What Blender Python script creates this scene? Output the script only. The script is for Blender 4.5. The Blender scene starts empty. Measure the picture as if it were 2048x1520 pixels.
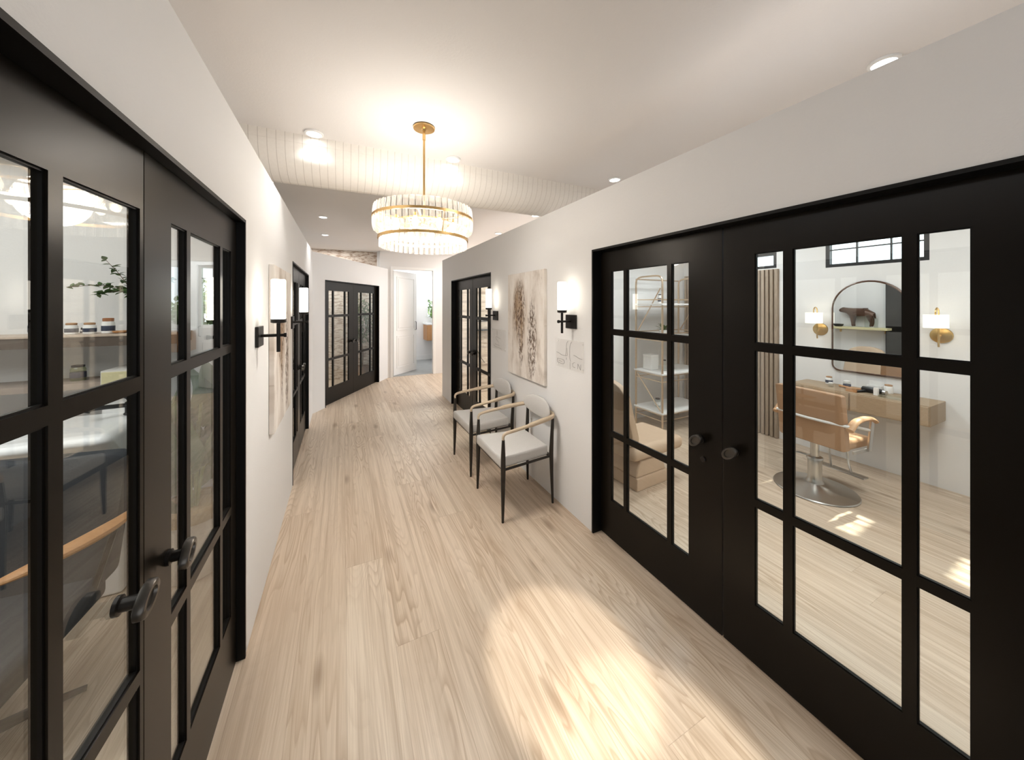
import bpy, bmesh, math, random
from mathutils import Vector, Matrix
PI = math.pi
scene = bpy.context.scene
C = scene.collection

# ------------------------------------------------------------------ camera
cam_d = bpy.data.cameras.new('camera'); cam = bpy.data.objects.new('camera', cam_d); C.objects.link(cam)
cam_d.sensor_width = 36.0; cam_d.sensor_fit = 'HORIZONTAL'
cam_d.lens = 690.0/2048*36; cam_d.shift_y = -(760-609)/2048.0
cam_d.clip_start = 0.02; cam_d.clip_end = 200
cam.location = (0, 0, 1.65); cam.rotation_euler = (PI/2, 0, -math.atan(338/690.0))
scene.camera = cam

# ------------------------------------------------------------------ world, sun, fill lamps, exposure
scene.view_settings.view_transform = 'Standard'; scene.view_settings.look = 'None'
scene.view_settings.gamma = 1.0; scene.view_settings.use_curve_mapping = False
scene.view_settings.exposure = 0.62
scene.cycles.max_bounces = 10; scene.cycles.diffuse_bounces = 5; scene.cycles.glossy_bounces = 5
scene.cycles.transmission_bounces = 6; scene.cycles.transparent_max_bounces = 32
scene.cycles.sample_clamp_indirect = 4.0; scene.cycles.caustics_reflective = False; scene.cycles.caustics_refractive = False
world = bpy.data.worlds.new('sky'); scene.world = world; world.use_nodes = True
bg = world.node_tree.nodes['Background']; bg.inputs[0].default_value = (0.86, 0.93, 1.0, 1); bg.inputs[1].default_value = 2.2

def lamp(name, typ, loc, power, color=(1, 1, 1), target=None, **kw):
    d = bpy.data.lights.new(name, typ); d.energy = power; d.color = color
    for k, v in kw.items(): setattr(d, k, v)
    o = bpy.data.objects.new(name, d); C.objects.link(o); o.location = loc
    if target is not None:
        o.rotation_euler = (Vector(target)-Vector(loc)).to_track_quat('-Z', 'Y').to_euler()
    return o
WARM = (1.0, 0.925, 0.83); NEUT = (1.0, 0.995, 0.985); DAY = (0.90, 0.95, 1.0)
el, az = math.radians(60), math.radians(2)
sd = Vector((math.cos(el)*math.cos(az), math.cos(el)*math.sin(az), math.sin(el)))
lamp('sun', 'SUN', (20, 3, 30), 9.0, (1, .94, .84), target=Vector((20, 3, 30))-sd, angle=math.radians(1.2))
# added area lamps, unseen: fill from behind the viewer and above rooms and lobby
lamp('behind_viewer_fill', 'AREA', (0.6, -2.3, 1.5), 11.5, DAY, target=(0.6, 2, 1.5), shape='RECTANGLE', size=1.9, size_y=2.0)
lamp('salon_fill', 'AREA', (3.15, 0.6, 2.82), 41, NEUT, target=(3.25, 0.6, 0), shape='RECTANGLE', size=1.3, size_y=3.0)
lamp('salon_fill', 'AREA', (3.6, 2.9, 2.82), 40, DAY, target=(3.6, 2.9, 0), shape='RECTANGLE', size=1.0, size_y=.9)
lamp('wash_room_fill', 'AREA', (-2.2, 1.4, 2.82), 42, NEUT, target=(-2.2, 1.4, 0), shape='RECTANGLE', size=2.0, size_y=2.4)
lamp('planked_room_fill', 'AREA', (3.4, 4.9, 2.82), 60, NEUT, target=(3.4, 4.9, 0), shape='RECTANGLE', size=1.6, size_y=1.2)
lamp('brick_room_fill', 'AREA', (-.3, 7.9, 2.82), 15, NEUT, target=(-.3, 7.9, 0), shape='RECTANGLE', size=.7, size_y=.6)
lamp('bathroom_fill', 'AREA', (2.0, 9.5, 2.82), 20, (.97, .98, 1), target=(2.0, 9.5, 0), shape='RECTANGLE', size=1.2, size_y=1.4)
lamp('far_lobby_fill', 'AREA', (2.9, 7.2, 2.82), 42, (1, .97, .94), target=(2.6, 7.2, 0), shape='RECTANGLE', size=1.2, size_y=1.2)
lamp('floor_patch_spot', 'SPOT', (0.98, -0.75, 2.80), 330, (1, .93, .80), target=(0.93, 1.30, 0), spot_size=math.radians(13), spot_blend=0.45, shadow_soft_size=0.02)  # added spot out of view, casts the bright floor patch
lamp('floor_patch_spot', 'SPOT', (1.02, -0.95, 2.80), 260, (1, .93, .80), target=(1.0, .80, 0), spot_size=math.radians(15), spot_blend=0.45, shadow_soft_size=0.02)  # second added spot, carries the floor patch towards the viewer

# ------------------------------------------------------------------ helpers
class MB:
    def __init__(s): s.v = []; s.f = []; s.sm = []; s.rb = False
    def add(s, vs, fs, smooth=False):
        b = len(s.v); s.v.extend([tuple(p) for p in vs]); s.f.extend([tuple(b+i for i in f) for f in fs]); s.sm.extend([smooth]*len(fs)); return s
    def box(s, x0, x1, y0, y1, z0, z1, M=None):
        vs = [(x, y, z) for z in (z0, z1) for y in (y0, y1) for x in (x0, x1)]
        if M is not None: vs = [M @ Vector(p) for p in vs]
        return s.add(vs, [(0, 2, 3, 1), (4, 5, 7, 6), (0, 1, 5, 4), (1, 3, 7, 5), (3, 2, 6, 7), (2, 0, 4, 6)])
    def rbox(s, x0, x1, y0, y1, z0, z1, r=.01, seg=3, M=None):
        bm = bmesh.new(); bmesh.ops.create_cube(bm, size=1)
        for v in bm.verts:
            v.co = Vector(((x0+x1)/2+v.co.x*(x1-x0), (y0+y1)/2+v.co.y*(y1-y0), (z0+z1)/2+v.co.z*(z1-z0)))
        bmesh.ops.bevel(bm, geom=bm.edges[:], offset=min(r, .49*min(x1-x0, y1-y0, z1-z0)), segments=seg, profile=.5, affect='EDGES')
        bm.verts.index_update()
        vs = [(M @ v.co if M is not None else v.co.copy()) for v in bm.verts]; fs = [[v.index for v in f.verts] for f in bm.faces]
        bm.free(); s.rb = True; return s.add(vs, fs, True)
    def tube(s, pts, r, n=10, closed=False, caps=True, flat=1.0):
        pts = [Vector(p) for p in pts]; m = len(pts); rs = r if isinstance(r, (list, tuple)) else [r]*m
        vs = []; prev = None
        for i, p in enumerate(pts):
            a = pts[(i-1) % m] if (closed or i > 0) else p; b = pts[(i+1) % m] if (closed or i < m-1) else p
            t = (b-a).normalized()
            if prev is None:
                u = t.cross(Vector((0, 0, 1)))
                if u.length < 1e-3: u = t.cross(Vector((1, 0, 0)))
            else: u = prev-t*prev.dot(t)
            u.normalize(); w = t.cross(u); prev = u
            for k in range(n):
                an = 2*PI*k/n; vs.append(p+u*math.cos(an)*rs[i]+w*math.sin(an)*rs[i]*flat)
        fs = []
        for i in range(m if closed else m-1):
            j = (i+1) % m
            for k in range(n): fs.append((i*n+k, i*n+(k+1) % n, j*n+(k+1) % n, j*n+k))
        if caps and not closed: fs.append(tuple(range(n-1, -1, -1))); fs.append(tuple(range((m-1)*n, m*n)))
        return s.add(vs, fs, True)
    def lathe(s, prof, n=24, c=(0, 0, 0), sx=1, sy=1, M=None):
        vs = []; m = len(prof)
        for (r, z) in prof:
            for k in range(n):
                an = 2*PI*k/n; p = Vector((c[0]+r*sx*math.cos(an), c[1]+r*sy*math.sin(an), c[2]+z)); vs.append(M @ p if M is not None else p)
        fs = [(i*n+k, i*n+(k+1) % n, (i+1)*n+(k+1) % n, (i+1)*n+k) for i in range(m-1) for k in range(n)]
        fs.append(tuple(range(n-1, -1, -1))); fs.append(tuple(range((m-1)*n, m*n)))
        return s.add(vs, fs, True)
    def prism(s, poly, a0, a1, axis='y', M=None):
        n = len(poly)
        def P(u, v, a): p = {'y': (u, a, v), 'x': (a, u, v), 'z': (u, v, a)}[axis]; return M @ Vector(p) if M is not None else p
        vs = [P(u, v, a0) for u, v in poly]+[P(u, v, a1) for u, v in poly]
        fs = [tuple(range(n-1, -1, -1)), tuple(range(n, 2*n))]+[(i, (i+1) % n, n+(i+1) % n, n+i) for i in range(n)]
        return s.add(vs, fs)
    def build(s, name, mat, parent=None, loc=(0, 0, 0), rotz=0, bevel=0, angle=35, subsurf=0):
        me = bpy.data.meshes.new(name); me.from_pydata(s.v, [], s.f); me.update()
        bm = bmesh.new(); bm.from_mesh(me); bmesh.ops.recalc_face_normals(bm, faces=bm.faces); bm.to_mesh(me); bm.free()
        me.polygons.foreach_set('use_smooth', [True if (x or bevel) else False for x in s.sm])
        me.set_sharp_from_angle(angle=math.radians(angle))
        me.materials.append(mat)
        o = bpy.data.objects.new(name, me); C.objects.link(o); o.location = loc; o.rotation_euler = (0, 0, rotz)
        if parent is not None: o.parent = parent
        if bevel:
            b = o.modifiers.new('bevel', 'BEVEL'); b.width = bevel; b.segments = 2; b.limit_method = 'ANGLE'; b.angle_limit = math.radians(40)
        if s.rb:
            w = o.modifiers.new('weighted_normals', 'WEIGHTED_NORMAL'); w.keep_sharp = True
        if subsurf:
            u = o.modifiers.new('sub', 'SUBSURF'); u.levels = subsurf; u.render_levels = subsurf
        return o
def tag(o, label=None, cat=None, group=None, kind=None):
    if label: o['label'] = label
    if cat: o['category'] = cat
    if group: o['group'] = group
    if kind: o['kind'] = kind
    return o
def thing(name, label, cat, loc=(0, 0, 0), rotz=0, group=None, kind=None):
    o = bpy.data.objects.new(name, None); C.objects.link(o); o.location = loc; o.rotation_euler = (0, 0, rotz); o.empty_display_size = .05
    return tag(o, label, cat, group, kind)
def kids(o): return [x for x in C.objects if x.parent == o]
def copy_tree(o, parent=None):
    c = o.copy(); C.objects.link(c)
    if parent is not None: c.parent = parent
    for ch in kids(o): copy_tree(ch, c)
    return c
def arc(c, r, a0, a1, n, plane='xz'):
    out = []
    for i in range(n+1):
        a = a0+(a1-a0)*i/n; u, v = r*math.cos(a), r*math.sin(a)
        out.append({'xz': (c[0]+u, c[1], c[2]+v), 'yz': (c[0], c[1]+u, c[2]+v), 'xy': (c[0]+u, c[1]+v, c[2])}[plane])
    return out
def smooth_path(pts, k=6):
    P = [Vector(p) for p in pts]; P = [2*P[0]-P[1]]+P+[2*P[-1]-P[-2]]; out = []
    for i in range(1, len(P)-2):
        for j in range(k):
            t = j/k; a, b, c_, d = P[i-1], P[i], P[i+1], P[i+2]
            out.append(.5*((2*b)+(c_-a)*t+(2*a-5*b+4*c_-d)*t*t+(3*b-a-3*c_+d)*t**3))
    out.append(P[-2]); return out

# ------------------------------------------------------------------ materials
class NT:
    def __init__(s, name):
        s.m = bpy.data.materials.new(name); s.m.use_nodes = True; s.t = s.m.node_tree; s.t.nodes.clear()
        s.out = s.n('ShaderNodeOutputMaterial')
    def n(s, typ, **kw):
        x = s.t.nodes.new(typ)
        for k, v in kw.items(): setattr(x, k, v)
        return x
    def set(s, sock, v):
        if isinstance(v, bpy.types.NodeSocket): s.t.links.new(v, sock)
        elif v is not None: sock.default_value = v
    def math(s, op, a, b=None, c=None):
        x = s.n('ShaderNodeMath', operation=op); s.set(x.inputs[0], a)
        if b is not None: s.set(x.inputs[1], b)
        if c is not None: s.set(x.inputs[2], c)
        return x.outputs[0]
    def xyz(s, x, y, z):
        c = s.n('ShaderNodeCombineXYZ'); s.set(c.inputs[0], x); s.set(c.inputs[1], y); s.set(c.inputs[2], z); return c.outputs[0]
    def noise(s, vec, scale, detail=3, rough=.5, dist=0):
        x = s.n('ShaderNodeTexNoise'); s.set(x.inputs['Vector'], vec); x.inputs['Scale'].default_value = scale
        x.inputs['Detail'].default_value = detail; x.inputs['Roughness'].default_value = rough; x.inputs['Distortion'].default_value = dist
        return x.outputs['Fac']
    def ramp(s, fac, stops):
        x = s.n('ShaderNodeValToRGB'); s.set(x.inputs[0], fac); e = x.color_ramp.elements
        while len(e) < len(stops): e.new(.5)
        for i, (p, c) in enumerate(stops): e[i].position = p; e[i].color = (*c, 1) if len(c) == 3 else c
        return x.outputs[0]
    def mix(s, fac, a, b, blend='MIX'):
        x = s.n('ShaderNodeMix', data_type='RGBA', blend_type=blend); s.set(x.inputs[0], fac)
        s.set(x.inputs[6], (*a, 1) if isinstance(a, tuple) and len(a) == 3 else a); s.set(x.inputs[7], (*b, 1) if isinstance(b, tuple) and len(b) == 3 else b)
        return x.outputs[2]
    def bump(s, h, strength=.2, dist=.01):
        x = s.n('ShaderNodeBump'); s.set(x.inputs['Height'], h); x.inputs['Strength'].default_value = strength; x.inputs['Distance'].default_value = dist; return x.outputs[0]
    def pbr(s, col, rough=.5, metal=0, normal=None, spec=.5, coat=0, emit=None, es=0):
        b = s.n('ShaderNodeBsdfPrincipled'); s.set(b.inputs['Base Color'], (*col, 1) if isinstance(col, tuple) and len(col) == 3 else col)
        s.set(b.inputs['Roughness'], rough); b.inputs['Metallic'].default_value = metal; b.inputs['Specular IOR Level'].default_value = spec
        b.inputs['Coat Weight'].default_value = coat
        if normal is not None: s.t.links.new(normal, b.inputs['Normal'])
        if emit: b.inputs['Emission Color'].default_value = (*emit, 1); b.inputs['Emission Strength'].default_value = es
        return b.outputs[0]
    def done(s, sh): s.t.links.new(sh, s.out.inputs[0]); return s.m
    def obj(s): return s.n('ShaderNodeTexCoord').outputs['Object']
    def pos(s): return s.n('ShaderNodeNewGeometry').outputs['Position']
    def sep(s, v): x = s.n('ShaderNodeSeparateXYZ'); s.set(x.inputs[0], v); return x.outputs
def plain(name, col, rough=.5, metal=0, spec=.5, coat=0, vary=.06, scale=30, bump=0):
    t = NT(name); n = t.noise(t.obj(), scale, 3)
    c = t.mix(n, tuple(x*(1-vary) for x in col), tuple(min(1, x*(1+vary)) for x in col))
    return t.done(t.pbr(c, rough, metal, t.bump(n, bump, .004) if bump else None, spec, coat))
def emitter(name, col, strength):
    t = NT(name); e = t.n('ShaderNodeEmission'); e.inputs[0].default_value = (*col, 1); e.inputs[1].default_value = strength; return t.done(e.outputs[0])
def mat_wall(name, col, grain=90):
    t = NT(name); p = t.pos(); n = t.noise(p, grain, 4, .6); big = t.noise(p, 2.5, 2)
    c = t.mix(t.math('MULTIPLY', big, .35), col, tuple(x*.94 for x in col))
    return t.done(t.pbr(c, .85, 0, t.bump(n, .18, .004), .25))
def mat_floor():
    t = NT('light_oak_planks'); x, y, z = t.sep(t.pos())
    u = t.math('DIVIDE', t.math('SUBTRACT', x, .66), .215); idx = t.math('FLOOR', u); fu = t.math('FRACT', u)
    wn = t.n('ShaderNodeTexWhiteNoise', noise_dimensions='1D'); t.set(wn.inputs['W'], idx); r1 = wn.outputs['Value']
    v = t.math('ADD', t.math('DIVIDE', y, 2.9), t.math('MULTIPLY', r1, 5.3)); bid = t.math('FLOOR', v); fv = t.math('FRACT', v)
    wn2 = t.n('ShaderNodeTexWhiteNoise', noise_dimensions='2D'); t.set(wn2.inputs['Vector'], t.xyz(idx, bid, 0)); r2 = wn2.outputs['Value']
    off = t.math('MULTIPLY', r2, 37.0)
    # cathedral rings: contour lines of a field stretched along the board, only in parts of each board
    field = t.noise(t.xyz(t.math('MULTIPLY', x, 6.5), t.math('ADD', t.math('MULTIPLY', y, .62), off), off), 1.0, 2.0, .45, .30)
    rings = t.math('FRACT', t.math('MULTIPLY', field, 24.0))
    ringd = t.ramp(rings, [(0, (0, 0, 0)), (.5, (.12, .12, .12)), (.88, (1, 1, 1)), (1, (0, 0, 0))])
    where = t.noise(t.xyz(t.math('MULTIPLY', x, 4.0), t.math('ADD', t.math('MULTIPLY', y, .5), off), t.math('ADD', off, 3.3)), 1.0, 2, .5)
    ringd = t.math('MULTIPLY', ringd, t.ramp(where, [(.42, (.16, .16, .16)), (.56, (1, 1, 1))]))
    fibre = t.noise(t.xyz(t.math('MULTIPLY', x, 190), t.math('ADD', t.math('MULTIPLY', y, 3.0), off), off), 1.0, 4, .65)
    streak = t.noise(t.xyz(t.math('MULTIPLY', x, 34), t.math('ADD', t.math('MULTIPLY', y, .7), off), off), 1.0, 4, .6, .5)
    # knots
    vo = t.n('ShaderNodeTexVoronoi', feature='F1'); t.set(vo.inputs['Vector'], t.xyz(t.math('MULTIPLY', x, 4.6), t.math('ADD', t.math('MULTIPLY', y, 1.3), off), off)); vo.inputs['Scale'].default_value = 1.0
    knot = t.ramp(vo.outputs['Distance'], [(0, (1, 1, 1)), (.06, (.8, .8, .8)), (.17, (0, 0, 0))])
    base = t.ramp(r2, [(0, (.60, .485, .375)), (.35, (.69, .57, .45)), (.7, (.64, .525, .41)), (1, (.72, .61, .49))])
    c = t.mix(t.ramp(streak, [(.42, (0, 0, 0)), (.72, (.85, .85, .85))]), base, (.40, .295, .205))
    c = t.mix(t.math('MULTIPLY', ringd, .72), c, (.37, .26, .17))
    c = t.mix(t.math('MULTIPLY', t.ramp(fibre, [(.42, (0, 0, 0)), (.68, (1, 1, 1))]), .38), c, (.44, .32, .22))
    c = t.mix(t.math('MULTIPLY', knot, .75), c, (.23, .15, .09))
    seam = t.math('MAXIMUM', t.math('LESS_THAN', fu, .008), t.math('LESS_THAN', fv, .0008))
    c = t.mix(t.math('MULTIPLY', seam, .38), c, (.22, .15, .10))
    rough = t.math('ADD', .30, t.math('MULTIPLY', fibre, .16))
    return t.done(t.pbr(c, rough, 0, t.bump(fibre, .06, .002), .5))
def mat_wood(name, light, dark, axis='x', scale=1.0, rough=.5):
    t = NT(name); x, y, z = t.sep(t.obj()); k = {'x': (1.6, 16, 16), 'y': (16, 1.6, 16), 'z': (16, 16, 1.6)}[axis]
    v = t.xyz(*[t.math('MULTIPLY', a, b*scale) for a, b in zip((x, y, z), k)])
    f = t.noise(v, 1, 3, .5, .6); rg = t.math('FRACT', t.math('MULTIPLY', f, 9)); n2 = t.noise(v, 6, 3, .6)
    c = t.mix(t.math('MULTIPLY', rg, .5), light, dark); c = t.mix(t.math('MULTIPLY', n2, .4), c, dark)
    return t.done(t.pbr(c, rough, 0, t.bump(n2, .1, .002), .35))
def mat_glass(name='clear_glass', tint=(.96, .985, .975), base=.06):
    t = NT(name); lw = t.n('ShaderNodeLayerWeight'); lw.inputs[0].default_value = .5
    f = t.math('ADD', base, t.math('MULTIPLY', t.math('POWER', lw.outputs['Facing'], 5.0), .9))
    tr = t.n('ShaderNodeBsdfTransparent'); tr.inputs[0].default_value = (*tint, 1)
    g = t.n('ShaderNodeBsdfGlossy'); g.inputs['Roughness'].default_value = .0
    m = t.n('ShaderNodeMixShader'); t.set(m.inputs[0], f); t.t.links.new(tr.outputs[0], m.inputs[1]); t.t.links.new(g.outputs[0], m.inputs[2])
    return t.done(m.outputs[0])
def mat_crystal():
    t = NT('ribbed_crystal'); lw = t.n('ShaderNodeLayerWeight'); lw.inputs[0].default_value = .5
    tr = t.n('ShaderNodeBsdfTransparent'); tr.inputs[0].default_value = (.97, .96, .94, 1)
    g = t.n('ShaderNodeBsdfGlossy'); g.inputs['Roughness'].default_value = .08
    tl = t.n('ShaderNodeBsdfTranslucent'); tl.inputs[0].default_value = (.95, .92, .88, 1)
    df = t.n('ShaderNodeBsdfDiffuse'); df.inputs[0].default_value = (.9, .88, .85, 1)
    a = t.n('ShaderNodeMixShader'); a.inputs[0].default_value = .5; t.t.links.new(tl.outputs[0], a.inputs[1]); t.t.links.new(df.outputs[0], a.inputs[2])
    b = t.n('ShaderNodeMixShader'); t.set(b.inputs[0], t.math('ADD', .10, t.math('MULTIPLY', lw.outputs['Facing'], .45))); t.t.links.new(tr.outputs[0], b.inputs[1]); t.t.links.new(a.outputs[0], b.inputs[2])
    d = t.n('ShaderNodeMixShader'); t.set(d.inputs[0], t.math('ADD', .06, t.math('MULTIPLY', t.math('POWER', lw.outputs['Facing'], 3.0), .5))); t.t.links.new(b.outputs[0], d.inputs[1]); t.t.links.new(g.outputs[0], d.inputs[2])
    return t.done(d.outputs[0])
def mat_brick(name, c1, c2, mortar, scale, bw=.5, rh=.25, bump=.6, stain=(.35, .25, .18)):
    t = NT(name); x, y, z = t.sep(t.obj()); b = t.n('ShaderNodeTexBrick'); t.set(b.inputs['Vector'], t.xyz(x, z, 0))
    b.inputs['Color1'].default_value = (*c1, 1); b.inputs['Color2'].default_value = (*c2, 1); b.inputs['Mortar'].default_value = (*mortar, 1)
    b.inputs['Scale'].default_value = scale; b.inputs['Brick Width'].default_value = bw; b.inputs['Row Height'].default_value = rh; b.inputs['Mortar Size'].default_value = .022
    n = t.noise(t.xyz(t.math('MULTIPLY', x, 5), 0, t.math('MULTIPLY', z, 16)), 1.6, 5, .65)
    c = t.mix(t.ramp(n, [(.47, (0, 0, 0)), (.58, (.9, .9, .9))]), b.outputs['Color'], stain)
    return t.done(t.pbr(c, .9, 0, t.bump(b.outputs['Fac'], -bump, .01), .2))
def mat_painting(name, seed):
    t = NT(name); x, y, z = t.sep(t.obj())       # x along the canvas, z up, metres
    v = t.xyz(t.math('ADD', x, seed), seed, z)
    big = t.noise(t.xyz(t.math('MULTIPLY', x, 5), seed, t.math('MULTIPLY', z, 1.6)), 1.3, 4, .6, .4)
    fine = t.noise(t.xyz(t.math('MULTIPLY', x, 60), seed, t.math('MULTIPLY', z, 22)), 1.0, 5, .7)
    drip = t.noise(t.xyz(t.math('MULTIPLY', x, 26), seed, t.math('MULTIPLY', z, 2.2)), 1.0, 4, .65, .3)
    base = t.ramp(big, [(.3, (.50, .43, .37)), (.48, (.72, .665, .61)), (.7, (.84, .80, .755))])
    def blob(cx, cz, wx, wz):
        a = t.math('DIVIDE', t.math('SUBTRACT', x, cx), wx); b = t.math('DIVIDE', t.math('SUBTRACT', z, cz), wz)
        d = t.math('ADD', t.math('MULTIPLY', a, a), t.math('MULTIPLY', b, b)); return t.math('MAXIMUM', t.math('SUBTRACT', 1.0, d), 0.0)
    warm = t.math('MULTIPLY', blob(-.10, .10, .18, .42), t.ramp(drip, [(.34, (.1, .1, .1)), (.62, (1, 1, 1))]))
    c = t.mix(warm, base, (.30, .165, .055))
    dark = t.math('MULTIPLY', t.math('ADD', blob(-.11, .14, .15, .34), t.math('ADD', blob(.15, -.14, .10, .42), blob(-.07, -.22, .06, .2))), t.ramp(fine, [(.47, (0, 0, 0)), (.60, (1, 1, 1))]))
    c = t.mix(t.math('MINIMUM', t.math('MULTIPLY', dark, 2.0), .95), c, (.09, .05, .03))
    spl = t.math('MULTIPLY', t.ramp(fine, [(.60, (0, 0, 0)), (.70, (.7, .7, .7))]), t.ramp(big, [(.42, (1, 1, 1)), (.6, (.15, .15, .15))]))
    c = t.mix(spl, c, (.30, .23, .17))
    str_ = t.math('MULTIPLY', t.ramp(drip, [(.55, (0, 0, 0)), (.72, (.6, .6, .6))]), .7)
    c = t.mix(str_, c, (.50, .40, .31))
    return t.done(t.pbr(c, .8, 0, t.bump(fine, .25, .002), .2))
def mat_mirror():
    t = NT('silvered_mirror'); g = t.n('ShaderNodeBsdfGlossy'); g.inputs['Roughness'].default_value = 0.0; g.inputs[0].default_value = (.88, .9, .9, 1); return t.done(g.outputs[0])
def mat_leaf(name, a, b):
    t = NT(name); n = t.noise(t.obj(), 9, 3); c = t.mix(n, a, b); d = t.pbr(c, .45, 0, None, .4)
    tl = t.n('ShaderNodeBsdfTranslucent'); t.set(tl.inputs[0], c); m = t.n('ShaderNodeMixShader'); m.inputs[0].default_value = .22
    t.t.links.new(d, m.inputs[1]); t.t.links.new(tl.outputs[0], m.inputs[2]); return t.done(m.outputs[0])
def mat_acrylic():
    t = NT('clear_acrylic'); tr = t.n('ShaderNodeBsdfTransparent'); d = t.n('ShaderNodeBsdfPrincipled'); d.inputs['Base Color'].default_value = (.86, .83, .80, 1); d.inputs['Roughness'].default_value = .12
    m = t.n('ShaderNodeMixShader'); m.inputs[0].default_value = .13; t.t.links.new(tr.outputs[0], m.inputs[1]); t.t.links.new(d.outputs[0], m.inputs[2]); return t.done(m.outputs[0])
M = dict(
    wall=mat_wall('warm_white_plaster', (.775, .768, .762)), ceil=mat_wall('ceiling_plaster', (.78, .755, .738)), white=mat_wall('white_plaster', (.86, .85, .84)),
    floor=mat_floor(), door=plain('satin_black_door_paint', (.0075, .0055, .0036), .28, 0, .16, 0, .1, 4), black=plain('blackened_metal', (.018, .015, .013), .38, .6, .5),
    jamb=plain('black_jamb_paint', (.0035, .003, .0025), .45, 0, .2), pewter=plain('dark_pewter', (.085, .078, .070), .3, .85), glass=mat_glass(), gold=plain('brushed_gold', (.72, .47, .20), .28, 1), brass=plain('aged_brass', (.60, .42, .19), .34, 1),
    crystal=mat_crystal(), fabric=plain('grey_woven_fabric', (.56, .545, .525), .95, 0, .1, 0, .12, 260, .35), armwood=mat_wood('pale_ash_arm', (.60, .49, .36), (.44, .34, .24), 'x', 2),
    darkleg=plain('dark_bronze_leg', (.022, .017, .013), .4, .3), chrome=plain('brushed_steel', (.62, .61, .59), .28, 1), tan=plain('tan_leather', (.56, .34, .19), .45, 0, .4, 0, .06, 40, .08),
    tanback=plain('tan_leather_back', (.42, .255, .15), .5, 0, .4, 0, .05, 30), beige=plain('beige_leather', (.55, .405, .285), .5, 0, .4, 0, .05, 30),
    oak=mat_wood('oak_veneer', (.43, .325, .22), (.28, .195, .12), 'y', 3.0), whitepaint=plain('white_paint', (.84, .84, .83), .45, 0, .4, 0, .02), linen=None,
    darkseat=plain('charcoal_upholstery', (.045, .050, .058), .7, 0, .25, 0, .12, 120, .2), orangewood=mat_wood('honey_wood', (.58, .31, .14), (.42, .20, .08), 'x', 1.5),
    porcelain=plain('white_porcelain', (.86, .87, .88), .15, 0, .5, .3, .01), blackm=plain('matt_black', (.012, .012, .013), .4), grey=plain('grey_concrete_floor', (.33, .34, .34), .6, 0, .4, 0, .14, 7),
    brick=mat_brick('whitewashed_brick', (.74, .66, .58), (.62, .53, .45), (.68, .60, .52), 2.2), plank=mat_brick('whitewashed_planks', (.70, .60, .50), (.60, .49, .39), (.40, .32, .26), 1.0, 2.2, .17, .4, (.52, .42, .33)),
    slat=mat_wood('greyed_slat_wood', (.45, .365, .285), (.27, .20, .145), 'z', 1.2), mirror=mat_mirror(), acrylic=mat_acrylic(), ink=plain('dark_ink', (.10, .09, .08), .5), ring=plain('white_trim_ring', (.85, .85, .84), .4, 0, .4, 0, .01),
    monstera=mat_leaf('monstera_leaf', (.035, .075, .018), (.07, .125, .03)), euc=mat_leaf('eucalyptus_leaf', (.05, .10, .03), (.10, .17, .06)), olive=mat_leaf('olive_leaf', (.07, .12, .035), (.14, .20, .07)),
    garden=mat_leaf('garden_leaf', (.045, .11, .015), (.13, .20, .04)), stem=plain('green_stem', (.22, .27, .09), .5), bark=plain('brown_bark', (.16, .10, .06), .85, 0, .2, 0, .25, 25, .5), pot=plain('patterned_cream_pot', (.70, .64, .56), .75, 0, .3, 0, .12, 60, .5), soil=plain('dark_soil', (.06, .04, .025), .95), basket=plain('woven_seagrass', (.36, .25, .12), .85, 0, .2, 0, .3, 90, .6),
    rose=plain('rose_gold_metal', (.66, .52, .38), .3, 1), amber=mat_glass('amber_glass', (.75, .80, .62), .08), label=plain('navy_label', (.035, .045, .08), .5), cork=plain('cork_lid', (.45, .27, .15), .8, 0, .2, 0, .2, 80), paper=plain('white_card', (.85, .84, .82), .6), yellow=plain('pale_yellow_card', (.66, .60, .36), .65), bronze=plain('dark_bronze_casting', (.085, .040, .022), .35, .4, .5, .2), stone=plain('speckled_stone', (.50, .40, .32), .5, 0, .4, 0, .25, 50), grass=plain('mown_lawn', (.16, .26, .06), .9, 0, .2, 0, .3, 60), copper=plain('copper_trim', (.45, .2, .1), .4, .6))
M['tube'] = emitter('opal_tube_lit', (1, .92, .78), 4.0); M['bulb'] = emitter('bulb_lit', (1, .84, .60), 16); M['spotdisc'] = emitter('downlight_lit', (1, .97, .93), 8)
def _linen():
    t = NT('linen_shade_lit'); d = t.pbr((.85, .78, .68), .9, 0, None, .1, 0, (1, .90, .74), .85); return t.done(d)
M['linen'] = _linen()
def _pleat():
    t = NT('pleated_white_fabric'); x, y, z = t.sep(t.pos()); f = t.math('FRACT', t.math('DIVIDE', x, .052)); n = t.noise(t.pos(), 60, 3)
    line = t.math('LESS_THAN', f, .07); c = t.mix(t.math('MULTIPLY', line, .45), t.mix(n, (.80, .76, .70), (.86, .82, .77)), (.36, .31, .26)); return t.done(t.pbr(c, .8, 0, None, .2))
M['pleat'] = _pleat()

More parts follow.
